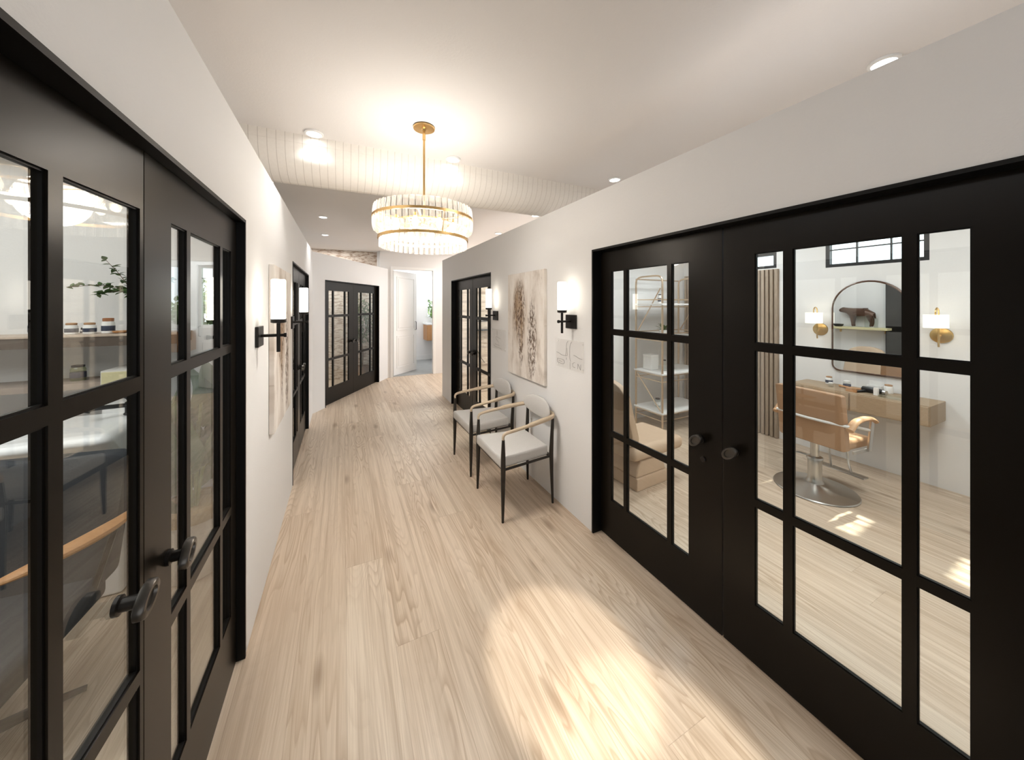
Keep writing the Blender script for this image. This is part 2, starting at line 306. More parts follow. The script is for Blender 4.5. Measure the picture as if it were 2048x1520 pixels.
# ------------------------------------------------------------------ room shell
LW, RW, CEIL, WT = -.4127, 1.621, 2.85, 2.45
def struct(o, label, cat): return tag(o, label, cat, None, 'structure')
def wall(name, p0, p1, th, h, mat, openings=(), label='', cat='wall', z0=0):
    """front face runs p0->p1, the thickness goes to the left of that direction"""
    d = Vector((p1[0]-p0[0], p1[1]-p0[1])); L = d.length; m = MB(); ops = sorted(openings); x = 0
    for (a, b, za, zb) in ops:
        if a > x: m.box(x, a, 0, th, z0, h)
        if za > z0: m.box(a, b, 0, th, z0, za)
        if zb < h: m.box(a, b, 0, th, zb, h)
        x = b
    if x < L: m.box(x, L, 0, th, z0, h)
    return struct(m.build(name, mat, loc=(p0[0], p0[1], 0), rotz=math.atan2(d.y, d.x)), label, cat)
m = MB(); m.box(-4, 5.2, -2.6, 3.38, -.1, 0); m.box(-.62, 5.2, 3.38, 5.5, -.1, 0); m.box(-1.8, 5.2, 5.5, 8.25, -.1, 0); m.box(-1.8, .9, 8.25, 11, -.1, 0)
struct(m.build('floor', M['floor']), 'light oak plank floor running the length of the corridor', 'floor')
m = MB(); m.box(.9, 3.2, 8.25, 11, -.1, .004); struct(m.build('floor_bathroom', M['grey']), 'grey stone floor beyond the open white door', 'floor')
m = MB(); m.box(-4, 4.9, -2.6, 3.38, CEIL, 3); m.box(-1.8, 4.9, 3.38, 11, CEIL, 3)
struct(m.build('ceiling', M['ceil']), 'flat warm white plaster ceiling over the whole corridor', 'ceiling')
DO = 2.045
R1 = (.145, 1.99); R2 = (3.895, 5.60); L1 = (.285, 2.004); L2 = (3.70, 5.32)
wall('wall_right', (RW, 6.19), (RW, -2.6), .15, WT, M['wall'], [(6.19-R2[1], 6.19-R2[0], 0, DO), (6.19-R1[1], 6.19-R1[0], 0, DO)], 'right corridor partition wall, white, stopping short of the ceiling')
wall('wall_left', (LW, -2.6), (LW, 5.97), .10, WT, M['wall'], [(L1[0]+2.6, L1[1]+2.6, 0, DO), (L2[0]+2.6, L2[1]+2.6, 0, DO)], 'left corridor partition wall, white, stopping short of the ceiling')
A0 = Vector((-.44, 5.95)); A1 = Vector((.905, 8.2)); AD = (A1-A0).normalized(); AL = (A1-A0).length
s0 = (Vector((-.308, 6.287))-A0).dot(AD); s1 = (Vector((.678, 7.847))-A0).dot(AD)
wall('wall_angled', A0, A1, .10, WT, M['wall'], [(s0, s1, 0, DO)], 'angled white partition wall holding the double doors at the corridor end')
wall('wall_far', (.74, 8.2), (5.2, 8.2), .10, CEIL, M['wall'], [(1.02-.74, 1.925-.74, 0, 2.45)], 'far end wall with the tall open doorway')
wall('wall_brick', (-1.75, 8.5), (.70, 8.5), .10, CEIL, M['brick'], (), 'whitewashed brick wall seen through and above the angled partition')
wall('wall_brick_return', (.70, 8.5), (.70, 8.3), .1, CEIL, M['wall'], (), 'narrow white wall beside the brick wall')
wall('wall_planked', (1.771, 6.09), (4.83, 6.09), .10, WT, M['plank'], (), 'whitewashed plank wall seen through the far right double doors')
wall('wall_salon_end', (1.771, 3.70), (4.83, 3.70), .08, WT, M['white'], (), 'white end wall behind the rose gold shelving unit')
wall('wall_salon', (4.83, 6.2), (4.83, -2.6), .06, CEIL, M['wall'], [(6.2-3.1, 6.2-2.40, 2.105, 2.30), (6.2-1.916, 6.2-1.157, 2.058, 2.82), (6.2-.80, 6.2+.3, 2.058, 2.82)], 'outer salon wall behind the arched mirror')
wall('wall_wash_end', (-4, 3.33), (LW-.1, 3.33), .08, CEIL, M['wall'], [(4-.975, 4-.70, 1.475, 1.945)], 'white end wall of the left room behind the bottle shelf')
wall('wall_wash_side', (-4, -2.6), (-4, 3.4), .1, CEIL, M['wall'], (), 'outer wall of the left room')
wall('wall_vestibule', (-.60, 3.38), (-1.72, 8.6), .06, CEIL, M['white'], (), 'white side wall behind the far left double doors')
wall('wall_entrance', (5, -2.6), (-4, -2.6), .1, CEIL, M['wall'], (), 'white wall behind the viewer')
wall('wall_bath_left', (.9, 8.3), (.9, 10.5), .06, CEIL, M['white'], (), 'left wall of the bright back bathroom')
wall('wall_bath_right', (3.1, 10.5), (3.1, 8.3), .06, CEIL, M['white'], (), 'right wall of the bright back bathroom')
wall('wall_bath_end', (.9, 10.45), (3.1, 10.45), .1, CEIL, M['white'], [(1.36, 2.1, 1.25, 2.55)], 'end wall of the back bathroom with its window')
# pleated ceiling beam
m = MB(); Y0, R = 2.84, .25; prof = []
prof.append((Y0, CEIL)); prof.append((Y0+.004, CEIL-.06))
for i in range(9):
    a = PI+(PI/2)*i/8; prof.append((Y0+.006+R+R*math.cos(a)-.0, CEIL-.06-.0+(R*.85)*math.sin(a)))
back = [(2*(Y0+.006+R)-y, z) for y, z in prof[::-1]]; prof += back
nx = int(8.7/.026); npf = len(prof); vs = []
for i in range(nx+1):
    X = -3.9+.026*i; o = .002 if i % 2 else 0
    for (y, z) in prof: vs.append((X, y+(o if y < Y0+R else -o), z+o*.6))
fs = [(i*npf+k, i*npf+k+1, (i+1)*npf+k+1, (i+1)*npf+k) for i in range(nx) for k in range(npf-1)]
m.add(vs, fs, True); struct(m.build('ceiling_beam', M['pleat'], angle=20), 'rounded ceiling beam wrapped in white pleated fabric crossing the corridor', 'beam')

# ------------------------------------------------------------------ black glazed doors
ZP = [(.275, .725), (.76, 1.44), (1.475, 1.883)]
def knob_parts(parent, x, z, tilt=.7, y0=0.0, neck=.032, mirror=1):
    """oval pull on a round neck standing out along +y of its door leaf"""
    Rm = Matrix.Translation((x, y0, z)) @ Matrix.Rotation(-PI/2, 4, 'X') @ Matrix.Rotation(tilt*mirror, 4, 'Z')
    h = MB(); h.lathe([(.021, 0), (.021, .008), (.0145, .010), (.0145, neck), (.018, neck+.002)], 20, M=Rm)
    o = h.build('handle', M['black'], parent)
    g = MB(); g.lathe([(.010, neck), (.026, neck), (.031, neck+.003), (.031, neck+.018), (.028, neck+.022), (.019, neck+.022), (.017, neck+.016), (.004, neck+.015)], 28, sx=1.35, sy=.82, M=Rm)
    g.build('pull', M['pewter'], o, angle=50)
    return o
def leaf(n, label, loc, rotz, w, px, pull=None, key=None, h=2.03, glass_pull=False):
    r = thing('door_%d' % n, label, 'door', loc, rotz, None, 'structure'); T = .024; z0 = .006
    cols = []; x = 0
    for a, b in px: cols.append((x, a)); x = b
    cols.append((x, w)); f = MB()
    for a, b in cols: f.box(a, b, -T, 0, z0, h)
    for a, b in px:
        z = z0
        for za, zb in ZP: f.box(a, b, -T, 0, z, za); z = zb
        f.box(a, b, -T, 0, z, h)
    f.build('leaf_frame', M['door'], r)
    g = MB()
    for a, b in px:
        for za, zb in ZP: g.box(a-.004, b+.004, -.0145, -.0105, za-.004, zb+.004)
    g.build('glass_panes', M['glass'], r)
    bd = MB()                                                   # slim glazing beads around every pane
    for a, b in px:
        for za, zb in ZP:
            for (u0, u1, v0, v1) in ((a, a+.004, za, zb), (b-.004, b, za, zb), (a+.004, b-.004, za, za+.004), (a+.004, b-.004, zb-.004, zb)):
                bd.box(u0, u1, -.0105, -.005, v0, v1)
    bd.build('glazing_bead', M['jamb'], r)
    if pull: knob_parts(r, *pull)
    if key:
        k = MB(); k.lathe([(.014, 0), (.014, .006), (.011, .010), (.004, .0105)], 18, M=Matrix.Translation((key[0], 0, key[1])) @ Matrix.Rotation(-PI/2, 4, 'X')); k.build('key_cylinder', M['black'], r)
    return r
def jamb(n, label, loc, rotz, w, depth, front=.004, head=DO):
    j = MB(); t = .014
    j.box(-.0, t, -depth, front, 0, head); j.box(w-t, w, -depth, front, 0, head); j.box(t, w-t, -depth, front, head-t, head)
    return struct(j.build('trim_%d' % n, M['jamb'], loc=loc, rotz=rotz), label, 'door frame')
H = PI/2
# right near pair (front looks along -X; local x runs +Y)
DX = 1.69
PXA = [(.184, .294), (.324, .641), (.670, .790)]; PXB = [(.157, .267), (.299, .615), (.649, .763)]
leaf(1, 'black glazed door leaf of the right near pair, farther from viewer, with key cylinder', (DX, 1.080, 0), H, .893, PXA, (.112, .943, .75), (.098, .843))
leaf(2, 'black glazed door leaf at the right edge with the salon chair behind it', (DX, .165, 0), H, .907, PXB, (.851, .944, .75))
jamb(1, 'black frame around the near right double doors', (RW, R1[0], 0), H, R1[1]-R1[0], .145)
# right far pair
PXs = [(.13, .23), (.26, .56), (.59, .69)]
leaf(3, 'black glazed door leaf, nearer half of the far right pair behind the chairs', (DX, 3.912, 0), H, .83, PXs, (.75, .95, .75))
leaf(4, 'black glazed door leaf, farther half of the far right pair behind the chairs', (DX, 4.750, 0), H, .833, PXs, (.07, .95, .75))
jamb(2, 'black frame around the far right double doors', (RW, R2[0], 0), H, R2[1]-R2[0], .145)
# left near pair (front looks along +X; local x runs -Y)
LX = -.4427
leaf(5, 'black glazed door leaf, far half of the near left pair, with potted plant behind', (LX, 1.988, 0), -H, .818, [(.081, .198), (.228, .529), (.558, .669)], (.692, .939, .6))
d6 = leaf(6, 'black glazed door leaf at the left edge with shelf of bottles behind it', (LX, 1.166, 0), -H-math.radians(3.5), .866, [(.014, .243), (.275, .580), (.612, .745)])
knob_parts(d6, .080, .972, .6, -.0105, .040)
jamb(3, 'black frame around the near left double doors', (LW, L1[1], 0), -H, L1[1]-L1[0], .09)
# left far pair
leaf(7, 'black glazed door leaf, farther half of the far left pair beside sconce', (LX, 5.303, 0), -H, .79, [(.12, .22), (.25, .54), (.57, .67)], (.72, .95, .6))
leaf(8, 'black glazed door leaf, nearer half of the far left pair beside sconce', (LX, 4.508, 0), -H, .79, [(.12, .22), (.25, .54), (.57, .67)], (.07, .95, .6))
jamb(4, 'black frame around the far left double doors', (LW, L2[1], 0), -H, L2[1]-L2[0], .09)
# angled pair: front looks to the corridor
nrm = Vector((AD.y, -AD.x)); rot_a = math.atan2(-AD.y, -AD.x); pA1 = A0+AD*s1; wA = s1-s0; ins = -nrm*.05
q = pA1+ins-AD*.016; hw = (wA-.034)/2
leaf(9, 'black glazed door leaf, right half of the angled pair, tree behind it', (q.x, q.y, 0), rot_a, hw, [(.13, .24), (.27, .60), (.63, .74)], (hw-.06, .98, .7))
q2 = q-AD*(hw+.003)
leaf(10, 'black glazed door leaf, left half of the angled pair, brick wall behind it', (q2.x, q2.y, 0), rot_a, hw, [(.15, .25), (.28, .60), (.63, .75)], (.06, .98, .7))
jamb(5, 'black frame around the angled double doors at corridor end', (pA1.x, pA1.y, 0), rot_a, wA, .095)
# white panelled door, ajar into the bathroom
hx, hy = 1.035, 8.325; ang = math.atan2(8.93-hy, 1.66-hx)
wd = thing('door_11', 'tall white panelled door standing ajar in the far doorway', 'door', (hx, hy, 0), ang, None, 'structure')
W_ = .87; m = MB(); m.box(0, W_, -.02, .02, .008, 2.43)
m.build('leaf_frame', M['whitepaint'], wd, bevel=.002)
for (za, zb) in ((.16, .92), (1.04, 2.30)):
    m = MB(); b = .10
    for (u0, u1, v0, v1) in ((b, W_-b, za, za+.025), (b, W_-b, zb-.025, zb), (b, b+.025, za+.025, zb-.025), (W_-b-.025, W_-b, za+.025, zb-.025)): m.box(u0, u1, -.028, -.0195, v0, v1)
    m.rbox(b+.055, W_-b-.055, -.027, -.0195, za+.055, zb-.055, .006, 2); m.build('raised_panel', M['whitepaint'], wd)
m = MB(); m.tube([(W_-.06, -.02, 1.02), (W_-.06, -.055, 1.02), (W_-.06, -.055, 1.22), (W_-.06, -.02, 1.22)], .008, 8); m.build('handle', M['blackm'], wd)
m = MB(); t = .05
m.box(-.06, 0, -.012, 0, 0, 2.51); m.box(.905, .965, -.012, 0, 0, 2.51); m.box(0, .905, -.012, 0, 2.45, 2.51)
struct(m.build('trim_6', M['whitepaint'], loc=(1.02, 8.2, 0)), 'white casing around the tall far doorway', 'door frame')
# ------------------------------------------------------------------ windows
def win(n, label, x, y0, y1, z0, z1, ny, nz, depth=.07):
    r = thing('window_%d' % n, label, 'window', (x, y0, z0), 0, None, 'structure'); w, h = y1-y0, z1-z0; f = MB(); t = .035
    f.box(-.03, .03, 0, w, 0, t); f.box(-.03, .03, 0, w, h-t, h); f.box(-.03, .03, 0, t, t, h-t); f.box(-.03, .03, w-t, w, t, h-t); f.build('window_frame', M['blackm'], r)
    g = MB(); g.box(-.003, .003, t, w-t, t, h-t); g.build('glass_panes', M['glass'], r)
    b = MB()
    for i in range(1, ny): b.box(-.012, .012, w*i/ny-.006, w*i/ny+.006, t, h-t)
    for i in range(1, nz): b.box(-.011, .011, t, w-t, h*i/nz-.006, h*i/nz+.006)
    b.build('glazing_bar', M['blackm'], r); return r
win(1, 'black framed clerestory window high above the arched mirror', 4.862, 1.157, 1.916, 2.058, 2.82, 3, 4)
win(2, 'clerestory window near the right end of the salon wall', 4.862, -.3, .80, 2.058, 2.82, 4, 4)
win(3, 'small clerestory window above the wood slat panel', 4.862, 2.40, 3.1, 2.105, 2.30, 2, 1)
r = thing('window_4', 'small window onto greenery in the left room end wall', 'window', (-.975, 3.37, 1.475), 0, None, 'structure')
m = MB(); w, h, t = .275, .47, .02
m.box(0, w, -.02, .02, 0, t); m.box(0, w, -.02, .02, h-t, h); m.box(0, t, -.02, .02, t, h-t); m.box(w-t, w, -.02, .02, t, h-t); m.build('window_frame', M['whitepaint'], r)
m = MB(); m.box(t, w-t, -.003, .003, t, h-t); m.build('glass_panes', M['glass'], r)
m = MB(); m.box(t, w-t, -.010, .010, .37, .376); m.box(t, w-t, -.01, .01, .335, .338); m.build('glazing_bar', M['blackm'], r)
r = thing('window_5', 'bright bathroom window beyond the white door', 'window', (2.26, 10.5, 1.25), 0, None, 'structure')
m = MB(); w, h, t = .74, 1.30, .04
m.box(0, w, -.03, .03, 0, t); m.box(0, w, -.03, .03, h-t, h); m.box(0, t, -.03, .03, t, h-t); m.box(w-t, w, -.03, .03, t, h-t); m.build('window_frame', M['whitepaint'], r)
m = MB(); m.box(t, w-t, -.003, .003, t, h-t); m.build('glass_panes', M['glass'], r)
# ------------------------------------------------------------------ chandelier
ch = thing('chandelier', 'round two-tier crystal chandelier on a gold rod over the corridor', 'chandelier', (.492, 2.356, 0))
m = MB(); m.lathe([(.068, 2.85), (.072, 2.842), (.070, 2.834), (.02, 2.832), (.012, 2.82)], 40); m.build('ceiling_canopy', M['gold'], ch)
m = MB(); m.tube([(0, 0, 2.825), (0, 0, 2.20)], .0075, 12); m.lathe([(.011, 2.80), (.011, 2.76)], 14); m.lathe([(.02, 2.215), (.024, 2.20), (.02, 2.185)], 16); m.build('rod', M['gold'], ch)
def hoop(name, r, z, w=.007, hgt=.016):
    m = MB(); n = 72; vs = []
    for k in range(n):
        a = 2*PI*k/n
        for (dr, dz) in ((-w, -hgt/2), (w, -hgt/2), (w, hgt/2), (-w, hgt/2)): vs.append(((r+dr)*math.cos(a), (r+dr)*math.sin(a), z+dz))
    fs = [(k*4+j, k*4+(j+1) % 4, ((k+1) % n)*4+(j+1) % 4, ((k+1) % n)*4+j) for k in range(n) for j in range(4)]
    m.add(vs, fs, True); return m.build(name, M['gold'], ch, angle=30)
hoop('gold_ring', .323, 2.220); hoop('gold_ring', .289, 2.088); hoop('inner_ring', .18, 2.20, .006, .01)
for k in range(6):
    a = 2*PI*k/6+.2; m = MB(); m.tube([(0.015*math.cos(a), .015*math.sin(a), 2.205), (.318*math.cos(a), .318*math.sin(a), 2.218)], .0045, 8); m.build('spoke', M['gold'], ch)
for k in range(3):
    a = 2*PI*k/3+.7; m = MB(); m.tube([(.289*math.cos(a), .289*math.sin(a), 2.088), (.305*math.cos(a), .305*math.sin(a), 2.15), (.32*math.cos(a), .32*math.sin(a), 2.216)], .0035, 6); m.build('hanger', M['gold'], ch)
def bar_mesh(z0, z1, w, bulge):
    m = MB(); n = 8; prof = []
    for i in range(n+1):
        t = i/n; z = z1+(z0-z1)*t; o = bulge*math.sin(PI*min(1, t*1.0))*.5
        if t > .8: o -= .030*((t-.8)/.2)**2*(1 if bulge else 0)
        prof.append((o, z))
    vs = []
    for (o, z) in prof:
        for (dy, dx) in ((-w/2, 0), (-w*.28, .008), (w*.28, .008), (w/2, 0), (0, -.004)): vs.append((o+dx, dy, z))
    k = 5; fs = [(i*k+j, i*k+(j+1) % k, (i+1)*k+(j+1) % k, (i+1)*k+j) for i in range(n) for j in range(k)]
    fs += [tuple(range(k-1, -1, -1)), tuple(range(n*k, n*k+k))]
    return m.add(vs, fs, False)
def ring_of_bars(n, r, z0, z1, w, bulge):
    proto = None
    for k in range(n):
        a = 2*PI*(k+.5)/n
        if proto is None: proto = o = bar_mesh(z0, z1, w, bulge).build('crystal_bar', M['crystal'], ch, angle=20)
        else: o = proto.copy(); C.objects.link(o)
        o.location = (r*math.cos(a), r*math.sin(a), 0); o.rotation_euler = (0, 0, a)
ring_of_bars(52, .313, 2.112, 2.292, .031, .016)
ring_of_bars(46, .279, 2.028, 2.165, .031, .0)
for k in range(8):
    a = 2*PI*k/8+.3; m = MB(); c = (.195*math.cos(a), .195*math.sin(a)); m.lathe([(.003, 2.13), (.015, 2.142), (.020, 2.16), (.015, 2.183), (.009, 2.2)], 12, (c[0], c[1], 0)); b = m.build('bulb', M['bulb'], ch)
    m = MB(); m.lathe([(.010, 2.2), (.012, 2.205), (.012, 2.222)], 10, (c[0], c[1], 0)); m.build('bulb_socket', M['gold'], b)
lamp('chandelier_light', 'POINT', (.492, 2.356, 2.15), 10, (1, .95, .88), shadow_soft_size=.12)
lamp('chandelier_floor_fill', 'SPOT', (.492, 2.356, 2.02), 25, (1, .95, .88), target=(.492, 2.356, 0), spot_size=math.radians(150), spot_blend=.8, shadow_soft_size=.15)  # extra spot added under the chandelier to brighten the floor
lamp('chandelier_uplight', 'POINT', (.492, 2.356, 2.36), 6, WARM, shadow_soft_size=.10)

# ------------------------------------------------------------------ corridor sconces
def sconce(label, y, z, side):
    """plate on the wall, arm across, candle tube standing on the stem; side +1 = left wall (faces +X)"""
    x0 = LW if side > 0 else RW
    s = thing('wall_sconce', label, 'wall light', (x0, y, z), 0 if side > 0 else PI, 'corridor tube sconces')
    m = MB(); m.rbox(0, .016, -.066, .066, -.054, .054, .002, 1); m.build('wall_plate', M['black'], s)
    m = MB(); m.tube([(.014, 0, .003), (.128, 0, .003)], .0085, 10); m.lathe([(.012, 0), (.012, .012)], 12, M=Matrix.Translation((.12, 0, .003)) @ Matrix.Rotation(PI/2, 4, 'Y')); m.build('arm', M['black'], s)
    m = MB(); m.tube([(.094, 0, -.088), (.094, 0, .072)], .0095, 12); m.lathe([(.026, .070), (.037, .074), (.037, .092), (.034, .092)], 24, (.094, 0, 0)); m.build('stem', M['black'], s)
    m = MB(); m.lathe([(.033, .0925), (.0345, .096), (.0345, .305), (.031, .310), (.006, .311)], 28, (.094, 0, 0)); m.build('glass_tube', M['tube'], s)
    return s
sconce('black sconce with lit white tube on left wall, between near door and canvas', 2.270, 1.478, 1)
sconce('black sconce with lit white tube on left wall, just past the canvas', 3.625, 1.490, 1)
sconce('black sconce with lit white tube on right wall, beside the near double doors', 2.235, 1.515, -1)
sconce('black sconce with lit white tube on right wall, beside the far double doors', 3.735, 1.520, -1)

# ------------------------------------------------------------------ downlights
def downlight(label, x, y, p=18, spot=95):
    d = thing('downlight', label, 'ceiling light', (x, y, CEIL), 0, 'recessed ceiling downlights')
    m = MB(); m.lathe([(.046, 0), (.060, -.001), (.060, -.010), (.047, -.013), (.046, -.004)], 32); m.build('trim_ring', M['ring'], d)
    m = MB(); m.lathe([(.001, -.0045), (.046, -.005), (.046, -.010), (.001, -.011)], 28); m.build('lens', M['spotdisc'], d)
    if p: lamp('downlight_beam', 'SPOT', (x, y, CEIL-.02), p, NEUT, target=(x, y, 0), spot_size=math.radians(spot), spot_blend=.7, shadow_soft_size=.04)
downlight('large looking downlight at the upper right, above the right wall', 2.40, .722, 16)
downlight('ceiling downlight just in front of the pleated beam, above right wall', 2.333, 2.53, 16)
downlight('small downlight past the beam, the nearer one along the right wall', 2.32, 4.02, 14)
downlight('small downlight past the beam, the farther one along the right wall', 2.34, 5.30, 12)
downlight('small downlight beyond the beam at left, the nearer of two', -.245, 5.36, 22)
downlight('small downlight beyond the beam at left, the farther of two', -.277, 6.72, 22)
downlight('bright downlight washing the left half of the pleated beam', -.182, 2.775, 13, 120)
downlight('bright downlight washing the middle of the pleated beam', .815, 2.765, 13, 120)

# ------------------------------------------------------------------ paintings and acrylic signs
def canvas(label, side, yc, zc, w, h, seed):
    x0 = LW if side > 0 else RW
    c = thing('painting', label, 'painting', (x0, yc, zc), -H if side < 0 else H, 'corridor canvases')
    m = MB(); m.rbox(-w/2, w/2, -.030, -.001, -h/2, h/2, .003, 2)
    m.build('canvas', mat_painting('abstract_canvas', seed), c)
    return c
canvas('tall abstract canvas with brown and black drips on right wall above chairs', -1, 2.975, 1.448, .742, 1.035, 3.7)
canvas('tall pale abstract canvas with faint brown streaks on the left wall', 1, 2.95, 1.372, .755, 1.055, 11.3)
def strokes(parent, lines, r=.0012, name='lettering'):
    m = MB()
    for pts in lines: m.tube(smooth_path([(u, -.0115, v) for u, v in pts], 4) if len(pts) > 2 else [(u, -.0115, v) for u, v in pts], r, 6)
    return m.build(name, M['ink'], parent)
def sign(label, yc, zc, w, h, lines):
    s = thing('acrylic_sign', label, 'sign', (RW, yc, zc), -H, 'corridor acrylic signs')
    m = MB(); m.rbox(-w/2, w/2, -.011, -.005, -h/2, h/2, .0015, 1); m.build('plate', M['acrylic'], s)
    for u in (-w/2+.02, w/2-.02):
        for v in (-h/2+.02, h/2-.02):
            k = MB(); k.lathe([(.006, 0), (.006, .005)], 10, M=Matrix.Translation((u, 0, v)) @ Matrix.Rotation(PI/2, 4, 'X')); k.build('standoff', M['ring'], s)
    strokes(s, lines)
big = [[(-.010, .105), (-.028, .085), (-.036, .02), (-.040, -.012), (-.022, -.012)], [(-.024, .05), (-.020, -.01)], [(-.030, -.026), (-.032, -.045)], [(.040, .105), (.020, .08), (.012, .02), (.016, -.03), (.026, -.05)],
       [(-.172, .002), (-.13, -.004), (-.10, -.014), (-.045, -.014)], [(.062, .004), (.10, -.002), (.13, -.012), (.172, -.014)], [(.018, -.055), (.018, -.112)], [(-.162, -.050), (-.07, -.052), (-.072, -.084), (-.158, -.078), (-.162, -.050)], [(-.145, -.066), (-.09, -.069)],
       [(.082, -.052), (.056, -.060), (.052, -.085), (.084, -.090)], [(.118, -.095), (.118, -.055)], [(.118, -.055), (.152, -.098)], [(.152, -.098), (.154, -.055)]]
sign('clear acrylic sign with a fine line logo under the near right sconce', 2.262, 1.252, .372, .232, big)
small = [[(-.04, .10), (-.04, .045)], [(-.075, .012), (-.055, .03), (.0, .02), (.05, .016)], [(-.07, .008), (-.04, -.012), (.0, -.032)], [(-.09, -.05), (-.085, -.062), (-.02, -.064), (.03, -.066)], [(-.13, -.072), (-.09, -.088), (.02, -.094), (.09, -.10)]]
sign('clear acrylic sign with thin marks under the far right sconce', 3.640, 1.246, .372, .232, small)

# ------------------------------------------------------------------ corridor armchairs (front looks along local -X)
def armchair(label, loc, rz):
    r = thing('armchair', label, 'chair', loc, rz, 'corridor armchairs'); fx, bx, fy, by = -.235, .232, .268, .212
    m = MB(); q = []
    outline = [(fx-.012, -fy+.012), (fx-.012, fy-.012), (bx-.03, by-.012), (bx-.03, -by+.012)]
    m.rbox(-.5, .5, -.5, .5, .405, .487, .024, 4)
    m.v = [(fx-.018+(x+.5)*(bx-.03-fx+.018), y*2*((fy-.004)+((by-.004)-(fy-.004))*(x+.5)), z+(.012*(1-(2*y)**2)*(1-(2*x)**2) if z > .46 else 0)) for x, y, z in m.v]
    m.build('seat_cushion', M['fabric'], r, angle=80)
    m = MB(); m.box(fx, bx, -.02, .02, .385, .404); m.box(fx, fx+.02, -fy, fy, .385, .404); m.box(bx-.02, bx, -by, by, .385, .404)
    for s in (-1, 1):
        m.tube([(fx, s*fy, .394), (bx, s*by, .394)], .010, 8)
    m.build('seat_frame', M['darkleg'], r)
    for s in (-1, 1):
        m = MB(); m.tube([(fx-.003, s*(fy+.004), 0), (fx, s*fy, .20), (fx+.002, s*fy, .40), (fx+.002, s*fy, .50), (fx+.004, s*(fy-.002), .622)], [.0095, .0155, .0195, .018, .0115], 12); m.build('leg', M['darkleg'], r)
        m = MB(); m.tube([(bx+.012, s*(by+.004), 0), (bx+.004, s*by, .25), (bx, s*by, .42), (bx+.006, s*by, .55), (bx+.012, s*(by+.004), .700)], [.0095, .0145, .018, .016, .012], 12); m.build('leg', M['darkleg'], r)
    path = []
    half = [(fx+.004, -fy+.002, .618), (fx+.004, -fy+.001, .648), (fx+.026, -fy+.000, .668), (fx+.10, -fy-.002, .680), (fx+.22, -fy+.004, .694), (fx+.34, -fy+.018, .708), (bx-.03, -by-.022, .718), (bx+.02, -by+.010, .724), (bx+.046, -.12, .728), (bx+.052, -.04, .728)]
    path = half+[(x, -y, z) for x, y, z in half[::-1]]
    sp = smooth_path(path, 4); n = len(sp); m = MB()
    rad = [.0095+.0045*math.sin(PI*min(1, max(0, (min(i, n-1-i)/(n*.5)))))+(.005 if .22 < min(i, n-1-i)/n < .4 else 0) for i in range(n)]
    m.tube(sp, rad, 12); m.build('arm_rail', M['armwood'], r, angle=60)
    # padded oval backrest, gently bowed
    vs = []; NU, NV = 28, 8; m = MB(); rows = []
    for side, xo in ((0, -.020), (1, .022)):
        for j in range(NV+1):
            rr = math.sin(PI/2*j/NV); bul = math.cos(PI/2*j/NV)
            for k in range(NU):
                a = 2*PI*k/NU; ca, sa = math.cos(a), math.sin(a); e = 2/2.2
                y = .222*rr*math.copysign(abs(ca)**e, ca); z = .088*rr*math.copysign(abs(sa)**e, sa)
                x = bx+.012+xo*(.25+.75*bul if j < NV else .25)-y*y*.75
                vs.append((x, y, .748+z))
    fs = []
    for side in (0, 1):
        b = side*(NV+1)*NU
        for j in range(NV):
            for k in range(NU): fs.append((b+j*NU+k, b+j*NU+(k+1) % NU, b+(j+1)*NU+(k+1) % NU, b+(j+1)*NU+k))
    b1 = (NV+1)*NU
    for k in range(NU): fs.append((NV*NU+k, NV*NU+(k+1) % NU, b1+NV*NU+(k+1) % NU, b1+NV*NU+k))
    m.add(vs, fs, True); m.build('backrest', M['fabric'], r, angle=80)
    return r
armchair('grey upholstered armchair with pale wood arms, nearer one under the canvas', (1.323, 2.645, 0), 0)
armchair('grey upholstered armchair with pale wood arms, farther one by black doors', (1.338, 3.415, 0), 0)

# ------------------------------------------------------------------ right salon
# styling chair
sc = thing('styling_chair', 'tan leather hydraulic salon chair on round steel base facing the mirror', 'salon chair', (3.80, 1.585, 0), math.radians(-6))
m = MB(); m.lathe([(.005, .0), (.292, 0), (.298, .006), (.292, .014), (.20, .030), (.10, .052), (.085, .062), (.01, .063)], 56); m.build('round_base', M['chrome'], sc)
m = MB(); m.lathe([(.064, .058), (.064, .07), (.056, .085), (.050, .10), (.050, .255), (.054, .262), (.060, .275), (.056, .29), (.03, .296)], 32); m.lathe([(.032, .29), (.030, .43)], 20); m.build('hydraulic_column', M['chrome'], sc)
m = MB(); m.tube([(.0, .05, .28), (-.02, .11, .285), (-.03, .16, .275), (-.03, .185, .262)], .009, 8); m.build('pump_lever', M['chrome'], sc)
m = MB(); m.rbox(-.20, .26, -.235, .235, .445, .53, .028, 4); m.build('seat', M['tan'], sc)
def backpad(z0, z1, x0, x1, name):
    m = MB(); m.rbox(-.5, .5, -.5, .5, -.5, .5, .06, 4)
    m.v = [((x0 if z > 0 else x1)*0+(x1+(x0-x1)*(z+.5))+x*.075*1.0+.03*(1-(2*y)**2)*(-1), y*.50, z0+(z+.5)*(z1-z0)) for x, y, z in m.v]
    return m.build(name, M['tanback'], sc, angle=80)
backpad(.672, .915, -.262, -.215, 'upper_back_cushion'); backpad(.450, .662, -.212, -.185, 'lower_back_cushion')
m = MB(); m.tube([(.16, -.275, .60), (-.10, -.275, .655), (-.235, -.262, .668), (-.268, -.12, .668), (-.275, 0, .668), (-.268, .12, .668), (-.235, .262, .668), (-.10, .275, .655), (.16, .275, .60)], .011, 8); m.build('back_band', M['ring'], sc)
